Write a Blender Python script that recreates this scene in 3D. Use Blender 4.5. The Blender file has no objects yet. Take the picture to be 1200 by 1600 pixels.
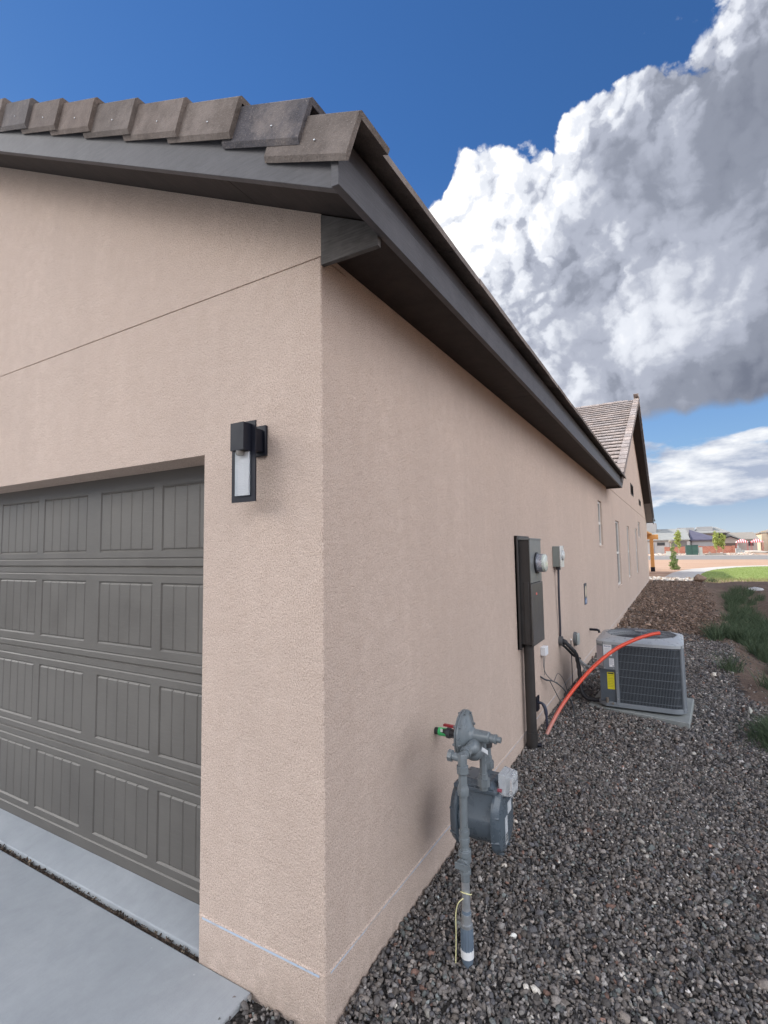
import bpy, bmesh, math, random
import numpy as np
from mathutils import Vector, Matrix
random.seed(7); RNG = np.random.default_rng(11)
sc = bpy.context.scene
COL = sc.collection
rad = math.radians

# ------------------------------------------------------------------ camera
cam_d = bpy.data.cameras.new("camera"); cam = bpy.data.objects.new("camera", cam_d); COL.objects.link(cam)
cam_d.sensor_fit = 'HORIZONTAL'; cam_d.sensor_width = 36.0; cam_d.lens = 792.566 / 1200 * 36
cam_d.clip_start = 0.05; cam_d.clip_end = 6000
yw, pt, rl = rad(-29.8765), rad(4.3603), rad(-0.8893)
fw = Vector((math.sin(yw) * math.cos(pt), math.cos(yw) * math.cos(pt), math.sin(pt)))
rt = Vector((math.cos(yw), -math.sin(yw), 0)); up = rt.cross(fw)
r2 = rt * math.cos(rl) + up * math.sin(rl); u2 = -rt * math.sin(rl) + up * math.cos(rl)
mw = Matrix((r2, u2, -fw)).transposed().to_4x4(); mw.translation = Vector((1.185, -1.585, 1.681))
cam.matrix_world = mw
sc.camera = cam
sc.render.resolution_x = 768; sc.render.resolution_y = 1024

# ------------------------------------------------------------------ light, exposure
SUN_AZ, SUN_EL = -84.0, 33.0            # azimuth from +Y towards +X, degrees
sc.view_settings.view_transform = 'Standard'; sc.view_settings.look = 'None'
sc.view_settings.exposure = 1.22; sc.view_settings.gamma = 1.0
sd = Vector((math.sin(rad(SUN_AZ)) * math.cos(rad(SUN_EL)), math.cos(rad(SUN_AZ)) * math.cos(rad(SUN_EL)), math.sin(rad(SUN_EL))))
sun_d = bpy.data.lights.new("sun", 'SUN'); sun_d.energy = 2.6; sun_d.angle = rad(0.6); sun_d.color = (1.0, 0.92, 0.82)
sun = bpy.data.objects.new("sun", sun_d); COL.objects.link(sun)
sun.rotation_euler = (-sd).to_track_quat('-Z', 'Y').to_euler(); sun.location = (-20, 5, 20)

# ------------------------------------------------------------------ node helper
class NB:
    def __init__(s, nt): s.nt = nt
    def n(s, t, **k):
        o = s.nt.nodes.new(t)
        for a, b in k.items(): setattr(o, a, b)
        return o
    def lk(s, a, b): s.nt.links.new(a, b)
    def put(s, sock, v):
        if isinstance(v, bpy.types.NodeSocket): s.lk(v, sock)
        elif v is not None: sock.default_value = v
    def m(s, op, a, b=None, c=None, clamp=False):
        o = s.n('ShaderNodeMath', operation=op); o.use_clamp = clamp
        for i, v in enumerate((a, b, c)):
            if v is not None: s.put(o.inputs[i], v)
        return o.outputs[0]
    def vm(s, op, a, b=None):
        o = s.n('ShaderNodeVectorMath', operation=op); s.put(o.inputs[0], a)
        if b is not None: s.put(o.inputs[3] if op == 'SCALE' else o.inputs[1], b)
        return o.outputs[0]
    def noise(s, vec, scale, detail=4, rough=0.5, lac=2.0, dist=0.0, typ='FBM', color=False):
        o = s.n('ShaderNodeTexNoise'); o.noise_dimensions = '3D'; o.noise_type = typ
        try: o.normalize = True
        except Exception: pass
        s.put(o.inputs['Vector'], vec); o.inputs['Scale'].default_value = scale; o.inputs['Detail'].default_value = detail
        o.inputs['Roughness'].default_value = rough; o.inputs['Lacunarity'].default_value = lac; o.inputs['Distortion'].default_value = dist
        return o.outputs['Color'] if color else o.outputs[0]
    def vor(s, vec, scale, feature='F1', out='Distance', rnd=1.0):
        o = s.n('ShaderNodeTexVoronoi'); o.feature = feature; s.put(o.inputs['Vector'], vec)
        o.inputs['Scale'].default_value = scale; o.inputs['Randomness'].default_value = rnd
        return o.outputs[out]
    def rng(s, v, a, b, c=0.0, d=1.0, smooth=False):
        o = s.n('ShaderNodeMapRange'); o.interpolation_type = 'SMOOTHSTEP' if smooth else 'LINEAR'
        s.put(o.inputs[0], v); o.inputs[1].default_value = a; o.inputs[2].default_value = b
        o.inputs[3].default_value = c; o.inputs[4].default_value = d
        return o.outputs[0]
    def mix(s, f, a, b, mode='MIX'):
        o = s.n('ShaderNodeMix', data_type='RGBA', blend_type=mode); s.put(o.inputs[0], f)
        for i, v in ((6, a), (7, b)):
            if isinstance(v, (tuple, list)): v = (*v[:3], 1.0)
            s.put(o.inputs[i], v)
        return o.outputs[2]
    def curve(s, v, pts, x0, x1, y0, y1):
        o = s.n('ShaderNodeFloatCurve'); c = o.mapping.curves[0]
        P = [((x - x0) / (x1 - x0), (y - y0) / (y1 - y0)) for x, y in pts]
        c.points[0].location = P[0]; c.points[1].location = P[-1]
        for p in P[1:-1]: c.points.new(*p)
        for p in c.points: p.handle_type = 'AUTO_CLAMPED'
        o.mapping.update(); s.put(o.inputs[1], s.rng(v, x0, x1))
        return s.m('MULTIPLY_ADD', o.outputs[0], y1 - y0, y0)

# ------------------------------------------------------------------ sky with clouds (world directions)
w = bpy.data.worlds.new("World"); sc.world = w; w.use_nodes = True
nt = w.node_tree; nt.nodes.clear(); N = NB(nt)
sky = N.n('ShaderNodeTexSky', sky_type='NISHITA'); sky.sun_disc = False
sky.sun_elevation = rad(SUN_EL); sky.sun_rotation = rad(SUN_AZ); sky.air_density = 1.0; sky.dust_density = 0.1; sky.ozone_density = 2.5
bg = N.n('ShaderNodeBackground'); bg.inputs[1].default_value = 0.11
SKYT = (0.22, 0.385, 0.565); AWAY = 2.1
out = N.n('ShaderNodeOutputWorld'); N.lk(bg.outputs[0], out.inputs[0])
tc = N.n('ShaderNodeTexCoord'); D = N.vm('NORMALIZE', tc.outputs['Generated'])
sp = N.n('ShaderNodeSeparateXYZ'); N.lk(D, sp.inputs[0])
AZ = N.m('MULTIPLY', N.m('ARCTAN2', sp.outputs[0], sp.outputs[1]), 57.2958)
EL = N.m('MULTIPLY', N.m('ARCSINE', sp.outputs[2]), 57.2958)
RL1, RL0 = 0.9, 0.30
# cumulus field, evaluated at the point and at a point shifted towards the sun
warp = N.vm('ADD', N.vm('SCALE', N.vm('SUBTRACT', N.noise(D, 8.0, 2, 0.5, color=True), (0.5, 0.5, 0.5)), 0.07), N.vm('SCALE', N.vm('SUBTRACT', N.noise(D, 55.0, 3, 0.6, color=True), (0.5, 0.5, 0.5)), 0.020))
Pw = N.vm('ADD', D, warp)
def dome(P, sc_, wt):
    v = N.vor(P, sc_); return N.m('MULTIPLY', N.m('SUBTRACT', 1.0, N.m('MULTIPLY', N.m('MULTIPLY', v, v), 1.5)), wt)
def puffs(P):
    s1 = N.m('ADD', dome(P, 6.5, 0.80), dome(P, 14.0, 0.44)); s2 = N.m('ADD', dome(P, 31.0, 0.24), dome(P, 66.0, 0.115))
    return N.m('ADD', N.m('ADD', s1, s2), N.m('MULTIPLY', N.noise(P, 40.0, 5, 0.6), 0.30))
F0 = puffs(Pw); F1 = puffs(N.vm('ADD', Pw, (-0.0125, 0.0, 0.0085)))
G0 = N.noise(Pw, 4.2, 2, 0.5); G1 = N.noise(N.vm('ADD', Pw, (-0.075, 0.0, 0.055)), 4.2, 2, 0.5)
FM = 1.28
top = N.curve(AZ, [(-180, 30), (-150, 44), (-110, 40), (-80, 12), (-60, 12), (-40, 20), (-30, 30), (-27.5, 33.0), (-25, 36.5), (-22.3, 37.8), (-20.3, 41.0), (-16.5, 40.6), (-13, 39.3), (-10, 39.4), (-8.3, 41.6), (-4, 43), (4, 43.5), (12, 47), (30, 55), (70, 50), (110, 55), (150, 45), (180, 30)], -180, 180, 0, 90)
bot = N.curve(AZ, [(-180, 14), (-60, 9), (-20, 13), (-5, 12.6), (1.5, 11.8), (3.2, 13.0), (5.5, 12.9), (9, 12.7), (20, 12), (60, 10), (180, 14)], -180, 180, 0, 90)
dtop = N.m('SUBTRACT', top, EL); dbot = N.m('SUBTRACT', EL, bot)
Fc = N.m('SUBTRACT', F0, FM)
mt = N.m('MULTIPLY_ADD', Fc, 4.0, dtop); mb_ = N.m('MULTIPLY_ADD', Fc, 1.4, dbot)
dens = N.m('MULTIPLY', N.rng(mt, -0.3, 0.55, smooth=True), N.rng(mb_, -0.4, 0.9, smooth=True))
# sunlit rim and broad lit left flank, soft grey body to the right and at the base
gw = N.noise(D, 6.0, 3, 0.5)
azw = N.m('MULTIPLY_ADD', N.m('SUBTRACT', gw, 0.5), 26.0, AZ); dw = N.m('MULTIPLY_ADD', N.m('SUBTRACT', gw, 0.5), 10.0, dtop)
rim = N.rng(dw, 1.0, 10.0, 1.0, 0.0, True)
sunw = N.m('MULTIPLY', N.rng(azw, -20.0, 2.0, 1.0, 0.0, True), N.rng(dw, 8.0, 28.0, 1.0, 0.35, True))
lightz = N.m('MAXIMUM', rim, sunw)
relief = N.m('SUBTRACT', F0, F1); rel2 = N.m('SUBTRACT', G0, G1)
lit = N.m('MULTIPLY_ADD', relief, N.m('MULTIPLY_ADD', lightz, RL1, RL0), N.m('MULTIPLY_ADD', rel2, 1.35, 0.60))
lit = N.m('MULTIPLY_ADD', lightz, 0.42, lit)
lit = N.m('SUBTRACT', lit, N.m('MULTIPLY', N.rng(azw, -6.0, 14.0, 0.0, 0.20, True), N.m('SUBTRACT', 1.0, rim)))
lit = N.m('ADD', lit, N.m('MULTIPLY', Fc, N.m('MULTIPLY_ADD', lightz, 0.20, 0.12)))
lit = N.m('SUBTRACT', lit, N.m('MULTIPLY', N.rng(dbot, 0.0, 11.0, 0.12, 0.0), N.rng(azw, -24.0, -8.0, 0.3, 1.0)))
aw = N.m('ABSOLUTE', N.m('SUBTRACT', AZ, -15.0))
away = N.rng(aw, 45.0, 100.0, 0.0, 1.0, True)       # sky away from the view: its clouds are brightened as added fill light
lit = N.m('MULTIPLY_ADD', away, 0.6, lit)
def ramp(v, st):
    o = N.n('ShaderNodeValToRGB'); o.color_ramp.interpolation = 'EASE'; e = o.color_ramp.elements
    e[0].position = st[0][0]; e[0].color = (*st[0][1], 1); e[1].position = st[-1][0]; e[1].color = (*st[-1][1], 1)
    for p, c in st[1:-1]: q = e.new(p); q.color = (*c, 1)
    N.put(o.inputs[0], v); return o.outputs[0]
CS = 4.2
ccol = ramp(N.rng(lit, 0.0, 1.4), [(0.0, (0.17, 0.19, 0.25)), (0.24, (0.27, 0.295, 0.365)), (0.42, (0.43, 0.46, 0.55)), (0.62, (0.78, 0.81, 0.88)), (0.80, (1.05, 1.05, 1.06)), (1.0, (1.35, 1.33, 1.30))])
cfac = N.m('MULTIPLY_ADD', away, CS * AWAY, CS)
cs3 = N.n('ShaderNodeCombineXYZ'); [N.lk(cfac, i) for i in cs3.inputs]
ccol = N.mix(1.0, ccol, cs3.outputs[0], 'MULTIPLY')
# low cloud bands near the horizon
st = N.vm('MULTIPLY', D, (1.0, 1.0, 3.2))
L = N.noise(N.vm('ADD', st, (3.1, 1.7, 0.4)), 9.0, 6, 0.58)
lowenv = N.curve(EL, [(-5, 0), (2.0, 0), (3.6, .30), (4.8, .40), (5.6, .50), (7.0, .50), (8.4, .46), (9.2, .40), (10.4, .30), (12.4, 0.0), (20, 0), (90, 0)], -5, 90, 0, 1)
ld = N.rng(N.m('ADD', L, lowenv), 0.76, 0.92, smooth=True)
lowcol = N.mix(N.rng(N.noise(N.vm('ADD', st, (3.06, 1.7, 0.46)), 9.0, 6, 0.58), 0.34, 0.62), (4.3, 4.35, 4.4), (1.7, 1.95, 2.5))
veil = N.curve(EL, [(-5, .75), (0, .75), (2, .82), (5.5, .78), (8, .30), (10.5, 0.02), (14, 0), (90, 0)], -5, 90, 0, 1)
veilc = N.mix(N.rng(EL, 0.3, 4.5), (2.5, 2.95, 3.5), (1.35, 1.85, 2.7))
sl = N.n('ShaderNodeRGBToBW'); N.lk(sky.outputs[0], sl.inputs[0])
kk = N.m('DIVIDE', 1.0, N.m('MULTIPLY_ADD', sl.outputs[0], 0.17, 0.80)); k3 = N.n('ShaderNodeCombineXYZ'); [N.lk(kk, i) for i in k3.inputs]
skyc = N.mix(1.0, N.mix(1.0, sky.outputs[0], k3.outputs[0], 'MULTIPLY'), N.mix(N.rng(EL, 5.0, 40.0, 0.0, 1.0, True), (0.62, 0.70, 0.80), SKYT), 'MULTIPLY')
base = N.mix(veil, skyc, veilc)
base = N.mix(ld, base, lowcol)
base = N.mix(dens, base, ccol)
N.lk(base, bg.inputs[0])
w.cycles.sampling_method = 'MANUAL'; w.cycles.sample_map_resolution = 512

# ------------------------------------------------------------------ materials
def mat(name, col=(0.5, 0.5, 0.5), rough=0.6, metal=0.0, spec=0.5, alpha=None, trans=0.0):
    m = bpy.data.materials.new(name); m.use_nodes = True
    b = m.node_tree.nodes['Principled BSDF']
    b.inputs['Base Color'].default_value = (*col, 1); b.inputs['Roughness'].default_value = rough
    b.inputs['Metallic'].default_value = metal; b.inputs['Specular IOR Level'].default_value = spec
    if trans: b.inputs['Transmission Weight'].default_value = trans
    if alpha is not None: b.inputs['Alpha'].default_value = alpha
    m["nb"] = 0
    return m
def ctx(m):
    nb = NB(m.node_tree); b = m.node_tree.nodes['Principled BSDF']
    t = nb.n('ShaderNodeTexCoord'); return nb, b, t.outputs['Object']
def geo_pos(nb): return nb.n('ShaderNodeNewGeometry').outputs['Position']
def bump(nb, b, h, strength=0.5, dist=0.002):
    o = nb.n('ShaderNodeBump'); o.inputs['Strength'].default_value = strength; o.inputs['Distance'].default_value = dist
    nb.lk(h, o.inputs['Height']); nb.lk(o.outputs[0], b.inputs['Normal'])

def worn(name, col, rough=0.5, metal=0.0, var=0.12, scale=14.0, bs=0.15, bd=0.001, spec=0.5, fine=120.0):
    """painted or coated surface with a little dirt, tone change and unevenness"""
    m = mat(name, col, rough, metal, spec); nb, b, _ = ctx(m); P = geo_pos(nb)
    n1 = nb.noise(P, scale, 5, 0.6); n2 = nb.noise(P, fine, 3, 0.6)
    lo = tuple(c * (1 - var) for c in col); hi = tuple(min(1, c * (1 + var)) for c in col)
    c = nb.mix(nb.rng(n1, 0.3, 0.7), lo, hi)
    c = nb.mix(nb.rng(n2, 0.62, 0.78, 0.0, 0.35), c, tuple(min(1, x * 1.35 + 0.02) for x in col))
    nb.lk(c, b.inputs['Base Color'])
    nb.lk(nb.rng(n1, 0.2, 0.8, max(0.05, rough - 0.1), min(1, rough + 0.12)), b.inputs['Roughness'])
    bump(nb, b, nb.m('ADD', n1, nb.m('MULTIPLY', n2, 0.4)), bs, bd)
    return m

def stucco_mat():
    m = mat("stucco", (0.55, 0.43, 0.36), 0.92, 0, 0.25); nb, b, _ = ctx(m); P = geo_pos(nb)
    g1 = nb.noise(P, 200.0, 3, 0.75); g3 = nb.noise(P, 75.0, 3, 0.65)
    st_ = nb.vm('MULTIPLY', P, (1.0, 1.0, 0.22)); big = nb.noise(st_, 2.6, 5, 0.65, dist=0.6); mid = nb.noise(P, 15.0, 4, 0.65)
    c = nb.mix(nb.rng(big, 0.3, 0.7), (0.565, 0.448, 0.380), (0.650, 0.522, 0.446))
    c = nb.mix(nb.rng(mid, 0.36, 0.62, 0.0, 0.5), c, (0.53, 0.41, 0.34))
    c = nb.mix(nb.rng(g1, 0.34, 0.49, 0.9, 0.0), c, (0.23, 0.165, 0.125))
    c = nb.mix(nb.rng(g1, 0.54, 0.68, 0.0, 0.7), c, (0.88, 0.76, 0.67))
    sz_ = nb.n('ShaderNodeSeparateXYZ'); nb.lk(P, sz_.inputs[0])
    pat = nb.noise(P, 0.9, 4, 0.6)
    c = nb.mix(nb.rng(pat, 0.42, 0.62, 0.0, 0.28), c, (0.48, 0.385, 0.33))
    spl = nb.m('MULTIPLY', nb.rng(nb.m('MULTIPLY_ADD', mid, 0.22, sz_.outputs[2]), 0.02, 0.22, 0.55, 0.0), nb.rng(mid, 0.4, 0.6))
    c = nb.mix(spl, c, (0.36, 0.29, 0.24))
    nb.lk(c, b.inputs['Base Color'])
    h = nb.m('ADD', g1, nb.m('MULTIPLY_ADD', g3, 1.3, nb.m('MULTIPLY', mid, 2.2)))
    bump(nb, b, h, 1.0, 0.0040)
    return m
STUCCO = stucco_mat()

def screed_mat():
    m = mat("screed_plastic", (0.6, 0.7, 0.8), 0.5); nb, b, _ = ctx(m); P = geo_pos(nb)
    n = nb.noise(P, 22.0, 5, 0.7); n2 = nb.noise(P, 2.3, 3, 0.5)
    f = nb.rng(nb.m('ADD', n, nb.m('MULTIPLY', n2, 0.9)), 0.92, 1.15)
    nb.lk(nb.mix(f, (0.46, 0.54, 0.66), (0.44, 0.38, 0.35)), b.inputs['Base Color']); bump(nb, b, n, 0.5, 0.002)
    return m
SCREED = screed_mat()

def wood_paint(name, col, streak=0.25, rough=0.55):
    m = mat(name, col, rough, 0, 0.4); nb, b, _ = ctx(m); P = geo_pos(nb)
    g = nb.noise(nb.vm('MULTIPLY', P, (9.0, 9.0, 120.0)), 1.0, 4, 0.6, dist=0.6); n = nb.noise(P, 9.0, 5, 0.6)
    n3 = nb.noise(P, 160.0, 3, 0.6)
    lo = tuple(c * (1 - streak) for c in col); hi = tuple(c * (1 + streak) for c in col)
    c = nb.mix(nb.rng(nb.m('ADD', nb.m('MULTIPLY', g, 0.5), nb.m('MULTIPLY', n, 0.5)), 0.35, 0.65), lo, hi)
    nb.lk(c, b.inputs['Base Color'])
    bump(nb, b, nb.m('ADD', nb.m('MULTIPLY', g, 1.0), nb.m('MULTIPLY', n3, 0.6)), 0.6, 0.0016)
    return m
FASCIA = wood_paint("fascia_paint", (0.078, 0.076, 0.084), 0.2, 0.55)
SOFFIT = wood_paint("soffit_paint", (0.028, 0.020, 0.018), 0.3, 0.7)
CHEEK = wood_paint("rough_sawn_paint", (0.092, 0.084, 0.080), 0.42, 0.8)

def tile_mat(name, a, bcol, speck=0.5):
    m = mat(name, a, 0.85, 0, 0.35); nb, b, _ = ctx(m); P = geo_pos(nb)
    at = nb.n('ShaderNodeAttribute'); at.attribute_name = 'tone'
    n = nb.noise(P, 12.0, 5, 0.62); n2 = nb.noise(P, 190.0, 3, 0.6)
    c = nb.mix(nb.rng(n, 0.3, 0.7), a, bcol); c = nb.mix(1.0, c, at.outputs['Color'], 'MULTIPLY')
    c = nb.mix(nb.rng(n2, 0.58, 0.72, 0.0, speck), c, tuple(x * 1.9 for x in bcol))
    n5 = nb.noise(P, 4.0, 5, 0.7); c = nb.mix(nb.rng(n5, 0.50, 0.66, 0.0, 0.45), c, tuple(min(1, x * 1.5 + .02) for x in bcol))
    nb.lk(c, b.inputs['Base Color']); bump(nb, b, nb.m('ADD', nb.m('MULTIPLY', nb.noise(P, 38.0, 4, 0.7), 1.6), nb.m('MULTIPLY', n2, 0.8)), 0.9, 0.004)
    return m
TILE = tile_mat("roof_tile_concrete", (0.14, 0.116, 0.103), (0.205, 0.172, 0.154))
TILE_L = tile_mat("roof_tile_pale", (0.30, 0.255, 0.235), (0.38, 0.33, 0.31), 0.3)  # paler tile tone, used on the cross gable roof

def door_mat():
    m = mat("door_paint", (0.155, 0.148, 0.142), 0.42, 0, 0.5); nb, b, _ = ctx(m); P = geo_pos(nb)
    gr = nb.noise(nb.vm('MULTIPLY', P, (14.0, 40.0, 260.0)), 1.0, 4, 0.65, dist=0.8); n = nb.noise(P, 3.2, 5, 0.6); s = nb.noise(P, 320.0, 2, 0.5)
    c = nb.mix(nb.rng(n, 0.3, 0.7), (0.092, 0.084, 0.075), (0.118, 0.109, 0.098))
    c = nb.mix(nb.rng(gr, 0.5, 0.75, 0, 0.3), c, (0.16, 0.15, 0.137))
    nb.lk(c, b.inputs['Base Color']); nb.lk(nb.rng(n, 0.3, 0.7, 0.36, 0.52), b.inputs['Roughness'])
    bump(nb, b, nb.m('ADD', gr, nb.m('MULTIPLY', s, 0.4)), 0.5, 0.0012)
    return m
DOOR = door_mat()

def concrete_mat(name, a, bcol, bs=0.35):
    m = mat(name, a, 0.82, 0, 0.35); nb, b, _ = ctx(m); P = geo_pos(nb)
    n = nb.noise(P, 1.7, 7, 0.6, dist=0.4); n2 = nb.noise(P, 14.0, 5, 0.65); n3 = nb.noise(P, 330.0, 2, 0.6); v = nb.vor(P, 5.5)
    c = nb.mix(nb.rng(n, 0.3, 0.7), a, bcol); c = nb.mix(nb.rng(n2, 0.35, 0.7, 0, 0.4), c, tuple(x * 0.86 for x in a))
    c = nb.mix(nb.rng(v, 0.028, 0.018, 0.0, 0.7), c, (0.62, 0.62, 0.62))
    st2 = nb.noise(nb.vm('MULTIPLY', P, (1.0, 0.35, 1.0)), 1.1, 6, 0.7, dist=1.2)
    c = nb.mix(nb.rng(st2, 0.52, 0.70, 0.0, 0.40), c, tuple(x * 0.74 for x in a))
    br_ = nb.noise(nb.vm('MULTIPLY', P, (260.0, 6.0, 1.0)), 1.0, 2, 0.5)
    c = nb.mix(nb.rng(br_, 0.45, 0.7, 0.0, 0.18), c, tuple(x * 0.8 for x in a))
    c = nb.mix(nb.rng(n3, 0.60, 0.72, 0, 0.5), c, tuple(x * 0.7 for x in a))
    nb.lk(c, b.inputs['Base Color']); bump(nb, b, nb.m('ADD', nb.m('MULTIPLY', n2, 1.5), nb.m('MULTIPLY', n3, 0.5)), bs, 0.003)
    return m
CONC = concrete_mat("driveway_concrete", (0.325, 0.35, 0.375), (0.40, 0.42, 0.44))
PADC = concrete_mat("pad_concrete", (0.24, 0.26, 0.255), (0.31, 0.325, 0.32))
PATHC = concrete_mat("path_concrete", (0.50, 0.48, 0.45), (0.58, 0.56, 0.53))

def stone_mat():
    m = mat("gravel_stone", (0.2, 0.2, 0.2), 0.85, 0, 0.35); nb, b, _ = ctx(m); P = geo_pos(nb)
    at = nb.n('ShaderNodeAttribute'); at.attribute_name = 'tone'
    n = nb.noise(P, 160.0, 4, 0.65); c = nb.mix(1.0, at.outputs['Color'], nb.mix(nb.rng(n, 0.3, 0.7), (0.72, 0.72, 0.72), (1.3, 1.28, 1.25)), 'MULTIPLY')
    nb.lk(c, b.inputs['Base Color']); bump(nb, b, n, 0.6, 0.003); return m
STONE = stone_mat()

def ground_mat():
    m = mat("earth", (0.3, 0.22, 0.16), 0.95, 0, 0.2); nb, b, _ = ctx(m); P = geo_pos(nb)
    s = nb.n('ShaderNodeSeparateXYZ'); nb.lk(P, s.inputs[0]); X, Y = s.outputs[0], s.outputs[1]
    n1 = nb.noise(P, 0.35, 6, 0.6); n2 = nb.noise(P, 5.0, 6, 0.65); n3 = nb.noise(P, 70.0, 5, 0.7); n4 = nb.noise(nb.vm('MULTIPLY', P, (0.12, 1.0, 1.0)), 0.6, 5, 0.6)
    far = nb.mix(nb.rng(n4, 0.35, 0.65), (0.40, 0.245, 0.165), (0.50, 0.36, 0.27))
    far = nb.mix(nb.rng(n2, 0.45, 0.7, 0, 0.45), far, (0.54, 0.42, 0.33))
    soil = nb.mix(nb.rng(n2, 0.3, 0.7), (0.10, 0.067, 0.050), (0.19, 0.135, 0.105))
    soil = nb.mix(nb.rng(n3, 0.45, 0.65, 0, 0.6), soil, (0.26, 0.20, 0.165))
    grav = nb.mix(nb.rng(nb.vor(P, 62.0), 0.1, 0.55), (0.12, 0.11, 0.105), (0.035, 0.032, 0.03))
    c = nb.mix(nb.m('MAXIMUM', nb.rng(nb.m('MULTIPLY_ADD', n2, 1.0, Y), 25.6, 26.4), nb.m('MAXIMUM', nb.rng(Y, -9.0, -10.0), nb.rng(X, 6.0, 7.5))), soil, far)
    e = nb.m('MULTIPLY', nb.rng(nb.m('MULTIPLY_ADD', n2, 0.5, X), 1.95, 2.05, 1.0, 0.0), nb.rng(nb.m('MULTIPLY_ADD', n2, 0.8, Y), 9.4, 9.9, 1.0, 0.0))
    e = nb.m('MAXIMUM', e, nb.m('MULTIPLY', nb.rng(Y, 0.35, 0.3, 0.0, 1.0), nb.rng(Y, -10, -9)))
    c = nb.mix(e, c, grav)
    nb.lk(c, b.inputs['Base Color'])
    bump(nb, b, nb.m('ADD', nb.m('MULTIPLY', n2, 3.0), nb.m('MULTIPLY', n3, 1.0)), 0.8, 0.02)
    return m
EARTH = ground_mat()

def var_mat(name, a, bcol, scale=3.0, rough=0.9, bs=0.4, bd=0.01, stretch=(1, 1, 1)):
    m = mat(name, a, rough, 0, 0.25); nb, b, _ = ctx(m); P = nb.vm('MULTIPLY', geo_pos(nb), stretch)
    n = nb.noise(P, scale, 6, 0.65); nb.lk(nb.mix(nb.rng(n, 0.3, 0.7), a, bcol), b.inputs['Base Color']); bump(nb, b, n, bs, bd); return m
def leaf_mat(name, a, bcol):
    m = mat(name, a, 0.7, 0, 0.2); nb, b, _ = ctx(m)
    at = nb.n('ShaderNodeAttribute'); at.attribute_name = 'tone'
    s = nb.n('ShaderNodeSeparateColor'); nb.lk(at.outputs['Color'], s.inputs[0])
    nb.lk(nb.mix(s.outputs[0], a, bcol), b.inputs['Base Color'])
    b.inputs['Subsurface Weight'].default_value = 0.0
    return m

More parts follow.
